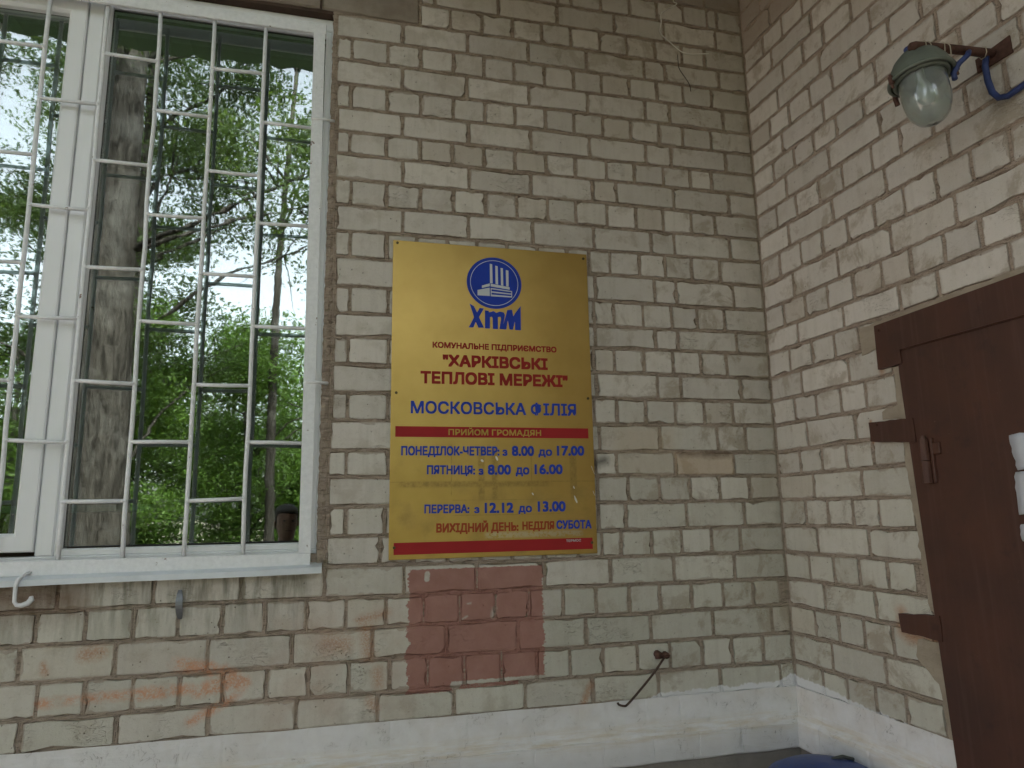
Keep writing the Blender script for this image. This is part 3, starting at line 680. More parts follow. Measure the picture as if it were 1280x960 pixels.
# recessed grey base below
MB().box((-3.3, -.012, GZ-.2), (.03, .13, -2.80)).build('base_course', M['base'], wallA)
MB().box((-.0, -.010, GZ-.2), (door_edge(-2.9)-.004, .13, -2.802)).build('base_course', M['base'], wallB)

# --- concrete lintel over the window and its dark soffit
lint = MB()
nseg = 60
for i in range(nseg+1):
    x = -3.4 + (LX - .002 + 3.4)*i/nseg
    ch = .004*math.sin(x*9) + random.gauss(0, .0015)
    lint.v += [(x, .12, .002), (x, .004, .000 + ch*.6), (x, -.003, .004 + ch), (x, -.004, .10), (x, -.003, .298), (x, .12, .298)]
for i in range(nseg):
    for q in range(5):
        a = i*6+q; lint.f.append((a, a+1, a+7, a+6))
lint.f += [(nseg*6, nseg*6+1, nseg*6+2, nseg*6+3, nseg*6+4, nseg*6+5)]
o = lint.build('lintel', M['lintel'], wallA)
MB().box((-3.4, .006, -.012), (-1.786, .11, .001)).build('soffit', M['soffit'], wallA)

# ------------------------------------------------------------------ building body behind: room seen dimly through the panes
M['room'] = simple('brown_room_wall', (.16, .115, .085), .9, 0, .4, 3)
M['roomdark'] = simple('dim_room_ceiling', (.05, .055, .04), .9)
rm = MB()
rm.box((-4.6, 2.6, -3.2), (-.4, 2.7, .5)).box((-4.7, .13, -3.2), (-4.6, 2.7, .5)).box((-.5, .13, -3.2), (-.4, 2.7, .5)).box((-4.7, .13, -3.3), (-.4, 2.7, -3.2)).box((-4.7, .13, .5), (-.4, 2.7, .6))
rm.box((-4.7, .13, -3.2), (-3.4, .2, .5)).box((-3.4, .13, -3.2), (-1.6, .2, -2.2))
tag(rm.build('room_wall', M['room']), kind='structure')
bl = empty('roller_blind', (-2.6, .115, -.1)); tag(bl, 'dark green rolled blind behind the top of the window panes', 'blind')
M['blind'] = simple('dark_green_fabric', (.040, .062, .025), .85, 0, .3, 25)
MB().box((-1.0, .0, -.19), (.86, .004, .14)).build('fabric', M['blind'], bl)
MB().tube([(-1.0, .01, -.195), (.86, .01, -.195)], .010).build('bottom_rail', M['blind'], bl)
cab = empty('sideboard', (-2.55, .50, GZ)); tag(cab, 'brown sideboard with a pale top standing inside behind the lower panes', 'sideboard')
MB().box((-.45, 0, .15), (.12, .4, 1.80), .004).build('carcass', simple('brown_wood', (.13, .06, .035), .5, 0, .4, 8), cab)
MB().box((-.46, -.015, 1.805), (.13, .41, 1.83), .002).build('top', simple('pale_top', (.42, .52, .46), .4), cab)
MB().box((-.45, -.006, 1.45), (.12, -.001, 1.462)).build('rail', M['screw'], cab)

# upper part of the house, out of the frame
up = MB().box((-6.5, .015, .751), (.15, .4, 3.4)).box((-6.5, .014, -3.9), (-3.41, .4, .7505))
tag(up.build('upper_wall', M['mortar']), kind='structure')
up = MB().box((.004, -6.0, .752), (.5, .014, 3.4)); o = up.build('upper_wall', M['mortar']); tag(o, kind='structure')
tag(MB().box((.06, -6.0, -3.9), (.5, -1.66, .7515)).build('upper_wall', M['mortar']), kind='structure')
tag(MB().box((-6.7, -.35, 3.4), (.7, 4.0, 3.6)).build('roof', M['base']), kind='structure')

# ------------------------------------------------------------------ window
win = empty('plastic_window', (-2.6, .06, -2.02)); tag(win, 'white plastic window with two tall panes behind the white steel bars', 'window', kind='thing')
def inW(mb, name, mat, **k):
    o = mb.build(name, mat, win, **k); o.location = (-win.location[0], -win.location[1], -win.location[2]); return o
GX0, GX1, GZ0, GZ1 = -2.565, -1.800, -2.006, -.092       # right pane
LX0, LX1, LZ0, LZ1 = -3.25, -2.700, -1.962, -.140        # left pane
inW(MB().box((-3.36, .040, -2.125), (-1.785, .10, -2.035), .004).box((-3.36, .0401, -.062), (-1.785, .10, -.012), .004).box((-1.7935, .0402, -2.035), (-1.785, .10, -.062), .002).box((-3.36, .0402, -2.035), (-3.31, .10, -.062), .004), 'frame', M['pvc'])
inW(MB().box((-2.640, .0395, -2.0352), (-2.588, .101, -.0618), .005), 'mullion', M['pvc'])
# sash of the left leaf, mitred profile, proud of the frame
def ring(x0, x1, z0, z1, w, y0, y1, bev=.004):
    m = MB()
    o = [(x0, z0), (x1, z0), (x1, z1), (x0, z1)]; i_ = [(x0+w, z0+w), (x1-w, z0+w), (x1-w, z1-w), (x0+w, z1-w)]
    o2 = [(x0+bev, z0+bev), (x1-bev, z0+bev), (x1-bev, z1-bev), (x0+bev, z1-bev)]; i2 = [(x0+w-bev*2.2, z0+w-bev*2.2), (x1-w+bev*2.2, z0+w-bev*2.2), (x1-w+bev*2.2, z1-w+bev*2.2), (x0+w-bev*2.2, z1-w+bev*2.2)]
    vs = [(a, y1, b) for a, b in o] + [(a, y0+bev, b) for a, b in o] + [(a, y0, b) for a, b in o2] + [(a, y0, b) for a, b in i2] + [(a, y0+bev*2.5, b) for a, b in i_] + [(a, y1, b) for a, b in i_]
    fs = []
    for L in range(5):
        for j in range(4): fs.append((L*4+j, L*4+(j+1) % 4, (L+1)*4+(j+1) % 4, (L+1)*4+j))
    return m.add(vs, fs)
sash = inW(ring(LX0-.058, LX1+.058, LZ0-.058, LZ1+.058, .058, .030, .09), 'sash', M['pvc'])
inW(ring(-2.5885, -1.7930, -2.0355, -.0615, .0225, .046, .09, .003), 'glazing_bead', M['pvc'])
inW(ring(GX0-.003, GX1+.014, GZ0-.004, GZ1+.006, .0045, .0585, .064, .001), 'seal', M['rubber'])
inW(ring(LX0-.003, LX1+.003, LZ0-.003, LZ1+.003, .0045, .0585, .064, .001), 'seal', M['rubber'])
inW(MB().box((GX0, .0600, GZ0), (GX1+.012, .0602, GZ1)), 'pane', M['glass'])
inW(MB().box((LX0, .0600, LZ0), (LX1, .0602, LZ1)), 'pane', M['glass'])
inW(MB().add([(GX0, .0760, GZ0), (GX1+.012, .0764, GZ0), (GX1+.012, .0766, GZ1), (GX0, .0762, GZ1)], [(0, 1, 2, 3)]), 'inner_pane', M['glass'])
inW(MB().add([(LX0, .0764, LZ0), (LX1, .0760, LZ0), (LX1, .0763, LZ1), (LX0, .0766, LZ1)], [(0, 1, 2, 3)]), 'inner_pane', M['glass'])
inW(MB().box((-1.90, .0385, -2.047), (-1.86, .041, -2.038)), 'drain_cap', M['pvc'])
for o in list(win.children):       # the left leaf carries its own seal and panes
    if o.name.split('.')[0] in ('seal', 'pane', 'inner_pane') and o.data.vertices[0].co.x < -2.62: o.parent = sash; o.location = (0, 0, 0)
# sheet-metal sill: sloping top, folded lip
sl_ = MB(); n = 60
for i in range(n+1):
    x = -3.36 + (-1.768+3.36)*i/n; dz = .0012*math.sin(x*7); dl = (x+2.7)/.93*.010
    sl_.v += [(x, .045, -2.078 + dl*.6), (x, .044, -2.0765 + dl*.6), (x, -.048, -2.0985 + dz + dl), (x, -.0505, -2.1005 + dz + dl), (x, -.0515, -2.1165 + dz + dl*.8), (x, -.049, -2.1170 + dz + dl*.8), (x, -.048, -2.1020 + dz + dl)]
for i in range(n):
    for q in range(6):
        a = i*7+q; sl_.f.append((a, a+1, a+8, a+7))
sl_.f.append(tuple(n*7+q for q in range(7)))
inW(sl_, 'sill', M['sill'])
inW(MB().prism(ragged([(-3.3, -2.16), (-3.3, -2.05), (-1.785, -2.05), (-1.785, -2.16)], 0, 0, .001), .012, .05), 'bedding', M['mortar'])

# ------------------------------------------------------------------ window grille
gr = empty('window_grille', (-2.6, 0.0, -2.08)); tag(gr, 'white painted steel grille of staggered bars over the window', 'window grille', kind='thing')
def inG(mb, name, mat=None, **k):
    o = mb.build(name, mat or M['bar'], gr, **k); o.location = (2.6, 0, 2.08); return o
BY = .006
inG(MB().box((-3.5, -.014, -2.089), (-1.806, -.002, -2.0445), .002), 'frame_bar')
inG(MB().box((-3.5, -.014, -.116), (-1.812, -.002, -.0725), .002), 'frame_bar')
fb = MB(); fb.add([(-1.845, -.0145, -2.0443), (-1.806, -.0145, -2.0443), (-1.806, -.002, -2.0443), (-1.845, -.002, -2.0443), (-1.858, -.0145, -.1163), (-1.817, -.0145, -.1163), (-1.817, -.002, -.1163), (-1.858, -.002, -.1163)], [(0,1,5,4),(1,2,6,5),(2,3,7,6),(3,0,4,7),(4,5,6,7),(3,2,1,0)])
inG(fb, 'frame_bar')
RX = [(-2.93, -2.93), (-2.754, -2.737), (-2.570, -2.561), (-2.396, -2.380), (-2.212, -2.199), (-2.032, -2.021)]
def rx(i, z): a, b = RX[i]; return a + (b-a)*(-.1 - z)/1.95
for i in range(6):
    pts = [(rx(i, z) + random.gauss(0, .0011), BY + random.gauss(0, .0008), z) for z in np.linspace(-.095, -2.066, 14)]
    inG(MB().tube(pts, .0071, 10), 'bar', smooth=True)
odd = [-.500, -.890, -1.272, -1.677]; ev = [-.305, -.709, -1.092, -1.482, -1.866]
for i in range(6):
    zs = ev if i % 2 == 0 else odd
    for z in zs:
        xa = rx(i, z) - .004; xb = (rx(i+1, z) + .004) if i < 5 else -1.852 + (-.1-z)*.0062
        dz = random.gauss(0, .0015)
        rg = inG(MB().tube([(xa, BY-.001, z-dz), ((xa+xb)/2, BY-.001, z + random.gauss(0, .0008)), (xb, BY-.001, z+dz)], .0066, 8), 'rung', smooth=True)
    # weld beads where rungs meet the bars
wb = MB()
for i in range(6):
    for z in (ev if i % 2 == 0 else odd):
        for xx in (rx(i, z)+.003, (rx(i+1, z)-.003) if i < 5 else None):
            if xx is None: continue
            for _ in range(2):
                c_ = (xx + random.gauss(0, .002), BY-.004, z + random.gauss(0, .002)); r0 = .0045 + random.random()*.002
                wb.lathe([(0, -r0), (r0*.7, -r0*.7), (r0, 0), (r0*.7, r0*.7), (0, r0)], c_, 8)
tag(inG(wb, 'weld_beads', smooth=True), kind='stuff')
inG(MB().tube([(-1.856, -.016, -.4725), (-1.80, -.010, -.468), (-1.774, .004, -.464)], .0062, 8), 'anchor', smooth=True)
inG(MB().tube([(-1.842, -.016, -1.466), (-1.80, -.012, -1.4665), (-1.768, .004, -1.467)], .0066, 8), 'anchor', smooth=True)
hk = MB().tube([(-2.625, -.012, -2.078), (-2.632, -.045, -2.084), (-2.640, -.058, -2.096), (-2.643, -.060, -2.115), (-2.643, -.058, -2.158), (-2.637, -.056, -2.168), (-2.626, -.052, -2.170), (-2.612, -.046, -2.165), (-2.604, -.044, -2.155), (-2.606, -.042, -2.146)], [.0052, .0058, .0060, .0058, .0056, .0060, .0072, .0082, .0088, .0055], 10)
inG(hk, 'hook', smooth=True)

# ------------------------------------------------------------------ the sign
SX0, SX1, SZ0, SZ1 = -1.549, -.791, -2.077, -.923
sg = empty('sign', (-1.17, -.012, SZ0)); tag(sg, 'gold metal office sign with blue and red Cyrillic lettering screwed to the brick wall', 'sign', kind='thing')
SY = -.0125
def inS(mb, name, mat, **k):
    o = mb.build(name, mat, sg, **k); o.location = (1.17, .012, -SZ0); return o
inS(MB().box((SX0, SY, SZ0), (SX1, SY+.003, SZ1), .0008), 'plate', M['gold'])
inS(MB().box((-1.5320, SY-.0006, -1.6545), (-.8105, SY-.0001, -1.6165)), 'band', M['red_band'])
inS(MB().box((-1.5325, SY-.0006, -2.0605), (-.8090, SY-.0001, -2.0200)), 'band', M['red_band'])
def text_mesh(body):
    c = bpy.data.curves.new('lettering', 'FONT'); c.body = body; c.resolution_u = 3
    o = bpy.data.objects.new('lettering', c); COL.objects.link(o); bpy.context.view_layer.update()
    me = bpy.data.meshes.new_from_object(o.evaluated_get(bpy.context.evaluated_depsgraph_get()))
    bpy.data.objects.remove(o); bpy.data.curves.remove(c)
    co = np.empty(len(me.vertices)*3); me.vertices.foreach_get('co', co); f = [tuple(q.vertices) for q in me.polygons]
    bpy.data.meshes.remove(me); return co.reshape(-1, 3), f
def letter(body, x0, z0, x1, z1, cap, mat, bold=.03, slant=0.0, y=-.0003, ref='cap'):
    """bold letters: the plain outline laid nine times, shifted by the extra stroke width, each layer a hair above the last"""
    base, f0 = text_mesh(body)
    H = {'cap': .728, 'low': .546}[ref]; W_ = math.hypot(x1-x0, z1-z0); lo, hi = base[:, 0].min(), base[:, 0].max()
    kz = cap/(H + 2*bold); kx = W_/((hi-lo) + 2*bold*.9); bx = bold*kz/kx*.9      # same stroke growth in x and z
    kx = W_/((hi-lo) + 2*bx); bx = min(bx, .09)
    a = math.atan2(z1-z0, x1-x0); V = []; F = []; n = 0
    for q, (dx, dz) in enumerate([(i*bx, j*bold) for i in (-1, 0, 1) for j in (-1, 0, 1)]):
        u = (base[:, 0] - lo + bx + dx)*kx; v = (base[:, 1] + bold + dz)*kz
        X = x0 + u*math.cos(a) - v*math.sin(a) + v*slant; Z = z0 + u*math.sin(a) + v*math.cos(a)
        for f in f0:      # every face at a hair's breadth of its own, so overlapping strokes never share a plane
            yy = y - .00007*q - .00005*random.random() + SY + .012
            V += [(X[i] + 1.17, yy, Z[i] - SZ0) for i in f]; F.append(tuple(range(n, n + len(f)))); n += len(f)

    me = bpy.data.meshes.new('lettering'); me.from_pydata(V, [], F); me.update()
    return link('lettering', me, mat, sg)
RD, BL = M['red_print'], M['blue_print']
letter('КОМУНАЛЬНЕ ПІДПРИЄМСТВО', -1.4016, -1.3268, -.9272, -1.3272, .0228, RD, .048)
letter('"ХАРКІВСЬКІ', -1.3642, -1.3955, -.9640, -1.3965, .0455, RD, .050)
letter('ТЕПЛОВІ МЕРЕЖІ"', -1.4448, -1.4606, -.8860, -1.4606, .0462, RD, .050)
letter('МОСКОВСЬКА ФІЛІЯ', -1.4785, -1.5700, -.8565, -1.5695, .0455, BL, .028)
letter('ПРИЙОМ ГРОМАДЯН', -1.3430, -1.6468, -.9965, -1.6468, .0222, M['gold_print'], .028, y=-.0008)
letter('ПОНЕДІЛОК-ЧЕТВЕР:', -1.5108, -1.7200, -1.1560, -1.7200, .0335, BL, .040)
letter('з', -1.1450, -1.7206, -1.1260, -1.7206, .0225, BL, .040, ref='low')
letter('8.00', -1.1095, -1.7211, -1.0250, -1.7210, .0390, BL, .040)
letter('до', -1.0086, -1.7203, -.9556, -1.7203, .0238, BL, .040, ref='low')
letter('17.00', -.9366, -1.7195, -.8298, -1.7193, .0388, BL, .040)
letter('ПЯТНИЦЯ:', -1.4199, -1.7865, -1.2468, -1.7880, .0325, BL, .040)
letter('з', -1.2340, -1.7887, -1.2160, -1.7887, .022, BL, .040, ref='low')
letter('8.00', -1.2000, -1.7888, -1.1140, -1.7890, .0384, BL, .040)
letter('до', -1.0963, -1.7887, -1.0446, -1.7888, .0266, BL, .040, ref='low')
letter('16.00', -1.0246, -1.7877, -.9167, -1.7880, .0385, BL, .040)
letter('ПЕРЕРВА:', -1.4282, -1.9222, -1.2686, -1.9236, .0310, BL, .040)
letter('з', -1.2510, -1.9240, -1.2318, -1.9242, .021, BL, .040, ref='low')
letter('12.12', -1.2128, -1.9246, -1.1064, -1.9250, .0384, BL, .040)
letter('до', -1.0883, -1.9241, -1.0378, -1.9243, .0233, BL, .040, ref='low')
letter('13.00', -1.0158, -1.9230, -.9095, -1.9238, .0395, BL, .040)
RD2 = mat_vinyl('red_brown_vinyl', (.33, .055, .022), (.30, .2, .09), .27)
letter('ВИХІДНИЙ', -1.3862, -1.9889, -1.2008, -1.9905, .0320, RD2, .040)
letter('ДЕНЬ:', -1.1900, -1.9892, -1.0895, -1.9891, .0315, RD2, .040)
letter('НЕДІЛЯ', -1.0750, -1.9864, -.9550, -1.9870, .0297, RD2, .040)
letter('СУБОТА', -.9465, -1.9860, -.8113, -1.9870, .0310, BL, .040)
letter('ТЕРМОС', -.9112, -2.0332, -.8540, -2.0325, .0085, M['white_print'], .01, y=-.0008)
# emblem: blue disc, thin white ring, white power station with four chimneys, three letters
EC = (-1.1672, -1.0655); ER = .1045; disc = []; na = 72
el_ = MB().prism([(EC[0] + (ER+.002)*math.cos(2*math.pi*i/na), EC[1] + (ER-.003)*math.sin(2*math.pi*i/na)) for i in range(na)], SY-.0007, SY-.0001)
inS(el_, 'emblem_disc', BL)
rg = MB()
for r_, yy in ((.0935, SY-.0010), (.0915, SY-.0010)):
    pass
na = 96; vs = []
for r_ in (.0928, .0908):
    for yy in (SY-.0011, SY-.0006):
        vs += [(EC[0] + (r_+.0005)*math.cos(2*math.pi*i/na), yy, EC[1] + (r_-.003)*math.sin(2*math.pi*i/na)) for i in range(na)]
fs = []
for i in range(na):
    j = (i+1) % na; fs += [(i, j, 2*na+j, 2*na+i), (i, na+i, na+j, j), (2*na+i, 2*na+j, 3*na+j, 3*na+i)]
inS(MB().add(vs, fs), 'emblem_ring', M['white_print'])
ch = MB()
for pl_ in ([(-1.1841,-.9898),(-1.1749,-.9915),(-1.1737,-1.0668),(-1.1841,-1.0675)],[(-1.1626,-.996),(-1.1534,-.9981),(-1.1526,-1.0713),(-1.1626,-1.0690)],[(-1.1421,-1.0033),(-1.1329,-1.0050),(-1.1322,-1.0745),(-1.1414,-1.0730)],[(-1.1216,-1.0106),(-1.1113,-1.0127),(-1.1116,-1.0770),(-1.1213,-1.0758)],
            [(-1.2155,-1.0788),(-1.185,-1.0682),(-1.185,-1.0795),(-1.2155,-1.0881)],[(-1.1816,-1.0687),(-1.1075,-1.0789),(-1.1075,-1.0885),(-1.1816,-1.0800)],
            [(-1.2325,-1.0971),(-1.1855,-1.0850),(-1.1855,-1.1180),(-1.2325,-1.1177)],
            [(-1.1818,-1.0860),(-1.0982,-1.0935),(-1.0982,-1.0975),(-1.1818,-1.0905)],[(-1.1818,-1.0985),(-1.0982,-1.1035),(-1.0982,-1.1080),(-1.1818,-1.1045)],[(-1.1818,-1.1115),(-1.0982,-1.1140),(-1.0982,-1.1190),(-1.1818,-1.1185)],[(-1.1818,-1.0860),(-1.1785,-1.0863),(-1.1785,-1.1182),(-1.1818,-1.1182)],[(-1.1015,-1.0932),(-1.0982,-1.0935),(-1.0982,-1.1190),(-1.1015,-1.1188)]):
    ch.prism(pl_, SY-.0011, SY-.0006)
inS(ch, 'emblem_station', M['white_print'])
for pl_ in ([(-1.263,-1.1519),(-1.2464,-1.1612),(-1.2349,-1.1844),(-1.2247,-1.1668),(-1.2079,-1.1676),(-1.2277,-1.2026),(-1.2087,-1.2423),(-1.2303,-1.2433),(-1.2402,-1.2219),(-1.2486,-1.2432),(-1.2668,-1.2441),(-1.2467,-1.2036)],
            [(-1.2046,-1.1752),(-1.1895,-1.1758),(-1.1896,-1.1819),(-1.171,-1.1765),(-1.1609,-1.1828),(-1.1473,-1.1770),(-1.132,-1.1789),(-1.1275,-1.189),(-1.138,-1.2450),(-1.1500,-1.2450),(-1.1425,-1.2034),(-1.1458,-1.1967),(-1.155,-1.1989),(-1.155,-1.2455),(-1.1750,-1.2455),(-1.1754,-1.205),(-1.178,-1.1984),(-1.1854,-1.2005),(-1.1859,-1.2450),(-1.2053,-1.2450)],
            [(-1.1182,-1.1695),(-1.0994,-1.1668),(-1.0947,-1.1923),(-1.0876,-1.1799),(-1.0654,-1.1504),(-1.0658,-1.2457),(-1.0890,-1.2457),(-1.0890,-1.2120),(-1.0973,-1.2448),(-1.1109,-1.2448),(-1.1167,-1.210),(-1.1228,-1.2452),(-1.1397,-1.2452)]):
    inS(MB().prism(pl_, SY-.0008, SY-.0001), 'emblem_letter', BL)
for (x, z) in ((-1.5332, -.9332), (-.8055, -.9418), (-1.5305, -1.4966), (-.8069, -1.5014), (-1.5307, -2.036), (-.8115, -2.0376)):
    m_ = MB(); vs = []
    for r_, yy in ((.0052, SY), (.0050, SY-.0018), (.0030, SY-.0030), (.0006, SY-.0032)):
        vs += [(x + r_*math.cos(2*math.pi*i/12), yy, z + r_*math.sin(2*math.pi*i/12)) for i in range(12)]
    fs = [(L*12+i, L*12+(i+1) % 12, (L+1)*12+(i+1) % 12, (L+1)*12+i) for L in range(3) for i in range(12)] + [tuple(36+i for i in range(12))]
    inS(m_.add(vs, fs), 'screw', M['screw'])
fl = MB()
for (x, z, a_, b_) in ((-1.2208,-1.7379,.005,.006), (-1.1656,-1.7302,.005,.009), (-1.0332,-1.8592,.0035,.007), (-.8745,-1.8365,.003,.006), (-.8692,-1.8813,.004,.016), (-.797,-1.775,.0012,.02), (-.797,-1.86,.001,.012)):
    fl.prism([(x + a_*random.uniform(.5, 1.1)*math.cos(t_) - b_*.35*math.sin(t_), z + b_*random.uniform(.6, 1.1)*math.sin(t_)) for t_ in np.linspace(0, 5.5, 8)], SY-.0012, SY-.0001)
inS(fl, 'paint_flecks', M['fleck'])

# ------------------------------------------------------------------ steel door in the side wall (built in the side wall's frame)
door = empty('steel_door', (0, 0, 0)); door.rotation_euler = (0, 0, ang)
tag(door, 'dark brown painted steel door with hinge and taped papers in the side wall', 'door', kind='thing')
def inB(mb, name, mat, par=None, **k): return mb.build(name, mat, par or door, **k)
e0, e1 = door_edge(-1.47), door_edge(-3.5)
inB(MB().prism([(.660, -1.3935), (1.65, -1.380), (1.65, GZ+.1), (e1, GZ+.1), (e0, -1.50)], -.012, .02), 'leaf', M['door'])
inB(MB().prism([(.5800, -1.3265), (1.65, -1.3000), (1.65, -1.4265), (.6735, -1.4300), (.6735, -1.4735), (.5770, -1.4755)], -.0175, .02), 'head_plate', M['door'])
inB(MB().tube([(.6735, -.0178, -1.4285), (1.65, -.0178, -1.4255)], .0028, 6), 'weld_seam', M['door'])
inB(MB().prism(ragged([(.513, -1.645), (.690, -1.652), (.690, -1.728), (.511, -1.710)], 0, 0, .0008), -.0165, .01), 'lug', M['door'])
inB(MB().prism(ragged([(.549, -2.258), (.700, -2.245), (.700, -2.318), (.552, -2.312)], 0, 0, .0012), -.0165, .01), 'lug', M['door'])
for (s, z) in ((.597, -1.345), (.545, -1.657)):
    inB(MB().tube([(s, -.016, z), (s, -.0205, z)], .0045, 8), 'bolt', M['door'])
h_ = MB().tube([(.728, -.026, -1.722), (.728, -.026, -1.788)], .0145, 12).tube([(.728, -.026, -1.790), (.728, -.026, -1.855)], .0150, 12).tube([(.728, -.026, -1.712), (.728, -.026, -1.722)], .007, 8)
hg = inB(h_, 'hinge', M['door'])
inB(MB().box((.742, -.020, -1.77), (.775, -.010, -1.735), .002).box((.742, -.022, -1.855), (.752, -.010, -1.72), .002), 'hinge_leaf', M['door'], hg)
# papers taped to the door
def paper(pts, y, label, grp=None):
    m_ = MB(); n = 9; a, b, c_, d_ = [Vector(q) for q in pts]   # bl, br, tr, tl
    for j in range(n):
        for i in range(n):
            u, v = i/(n-1), j/(n-1); q = a.lerp(b, u).lerp(d_.lerp(c_, u), v)
            if i == 0: q.x += random.gauss(0, .0018)
            m_.v.append((q.x, y - .003*math.sin(u*5+v*3) - .0015*math.sin(v*17+u*9) - 0*random.random(), q.y + (random.gauss(0, .002) if j in (0, n-1) else 0)))
    for j in range(n-1):
        for i in range(n-1):
            k = j*n+i; m_.f.append((k, k+1, k+n+1, k+n))
    o = m_.build('paper_sheet', M['paper'], smooth=True); o.rotation_euler = (0, 0, ang); tag(o, label, 'paper'); 
    sm_ = o.modifiers.new('thickness', 'SOLIDIFY'); sm_.thickness = .0004
    return o
paper([(1.004, -1.832), (1.22, -1.838), (1.22, -1.738), (.992, -1.738)], -.0165, 'torn white notice taped uppermost on the brown door')
paper([(.990, -1.948), (1.21, -1.955), (1.21, -1.836), (.998, -1.836)], -.020, 'crumpled white notice under the torn one on the brown door')
paper([(.988, -2.018), (1.2, -2.02), (1.2, -1.975), (.990, -1.972)], -.0165, 'narrow white strip with a dark line, lowest on the brown door')
bandp = MB().box((.990, -.0205, -1.966), (1.2, -.0195, -1.956)); 

# ------------------------------------------------------------------ bulkhead lamp on its pipe, side wall
def B2W(s, z, out=0.0):
    a = WALL_TURN; return Vector((s*math.sin(a) - out*math.cos(a), -s*math.cos(a) - out*math.sin(a), z))
LC = Vector((-.196, -1.078, -.757))            # centre of the rim
lamp = empty('wall_lamp', LC); tag(lamp, 'grey green industrial lamp with a cloudy glass dome tied under an iron pipe', 'lamp', kind='thing')
tilt = Matrix.Rotation(R_(-5), 4, 'X') @ Matrix.Rotation(R_(-3), 4, 'Y')
lamp.rotation_euler = tilt.to_euler()
def inL(mb, name, mat, **k): return mb.build(name, mat, lamp, **k)
LS = .72
def rl(pr): return [(r*LS, z) for r, z in pr]
inL(MB().lathe(rl([(.0005, .082), (.030, .081), (.034, .077), (.058, .068), (.082, .050), (.100, .026), (.109, .008), (.111, .002), (.111, -.006), (.105, -.007), (.104, .000), (.080, .030), (.0005, .05)]), n=40), 'cap', M['lampcap'], smooth=True)
inL(MB().lathe(rl([(.111, .000), (.116, -.001), (.117, -.007), (.112, -.010), (.104, -.010), (.104, -.004), (.111, .000)]), n=40), 'rim', M['lampcap'], smooth=True)
inL(MB().lathe(rl([(.060, .020), (.095, .002), (.098, -.012), (.086, -.014), (.084, .0)]), n=36), 'collar', M['lampcap'], smooth=True)
def mat_lampglass():
    t = NT('cloudy_lamp_glass'); P = t.pos()
    d = t.n('ShaderNodeBsdfPrincipled'); n_ = t.noise(P, 25, 4)
    t.put(d.inputs['Base Color'], t.mix(n_, (.80, .86, .83), (.68, .74, .71))); d.inputs['Roughness'].default_value = .12
    d.inputs['Transmission Weight'].default_value = .84; d.inputs['IOR'].default_value = 1.3; d.inputs['Coat Weight'].default_value = .8; d.inputs['Coat Roughness'].default_value = .05
    o = t.n('ShaderNodeOutputMaterial'); t.l(d.outputs[0], o.inputs[0]); return t.m
dome = inL(MB().lathe(rl([(.082, .004), (.083, -.02), (.0835, -.055), (.082, -.080), (.076, -.104), (.065, -.124), (.048, -.139), (.026, -.148), (.0005, -.151), (.0005, -.146), (.024, -.143), (.045, -.134), (.060, -.120), (.071, -.101), (.077, -.078), (.078, -.05), (.078, .004)]), n=40), 'glass_dome', mat_lampglass(), smooth=True)
bulb = inL(MB().lathe(rl([(.014, .02), (.014, -.015), (.022, -.030), (.030, -.050), (.030, -.066), (.022, -.082), (.008, -.089), (.0005, -.090)]), n=20), 'bulb', simple('frosted_bulb', (.55, .57, .56), .3), smooth=True)
for (a_) in (R_(165), R_(-40), R_(75)):
    cx_, cy_ = .083*math.cos(a_), .083*math.sin(a_)
    m_ = MB().box((cx_-.006, cy_-.006, -.018), (cx_+.006, cy_+.006, .008), .002).tube([(cx_, cy_, -.03), (cx_, cy_, .012)], .0035, 8)
    inL(m_, 'clamp', M['rust'])
inL(MB().tube([(-.012, .0, .078), (-.012, 0, .090)], .016, 12).tube([(.0, 0, .076), (0, 0, .088)], .02, 12), 'neck', M['bluepaint'])
inL(MB().tube([(-.02, .066, .015), (-.01, .085, -.01), (-.004, .088, -.03)], .007, 8), 'cable_gland', M['rust'])
bulb.parent = dome
# bracket
bk = empty('pipe_bracket', B2W(1.097, -.655)); tag(bk, 'rusty iron pipe on a brown wall plate that carries the lamp', 'bracket', kind='thing')
def inK(mb, name, mat, **k):
    o = mb.build(name, mat, bk, **k); o.location = -Vector(bk.location); return o
def plateB(poly, o0, o1):
    n = len(poly); m_ = MB(); vs = [B2W(s, z, o0) for s, z in poly] + [B2W(s, z, o1) for s, z in poly]
    return m_.add(vs, [tuple(range(n)), tuple(range(2*n-1, n-1, -1))] + [(i, i+n, (i+1) % n+n, (i+1) % n) for i in range(n)])
inK(plateB([(1.045, -.648), (1.149, -.642), (1.150, -.694), (1.046, -.692)], .007, .0), 'plate', M['rust'])
pe = B2W(1.098, -.700, .302)
inK(MB().tube([B2W(1.097, -.662, .0), B2W(1.097, -.667, .05), B2W(1.098, -.681, .18), B2W(1.098, -.695, .29), pe], [.0125, .0125, .0125, .0128, .0128], 12), 'pipe', M['rust'], smooth=True)
inK(MB().tube([B2W(1.062, -.682, .006), B2W(1.062, -.682, .012)], .009, 6).tube([B2W(1.062, -.682, .011), B2W(1.062, -.682, .020)], .0045, 8), 'bolt', M['rust'])
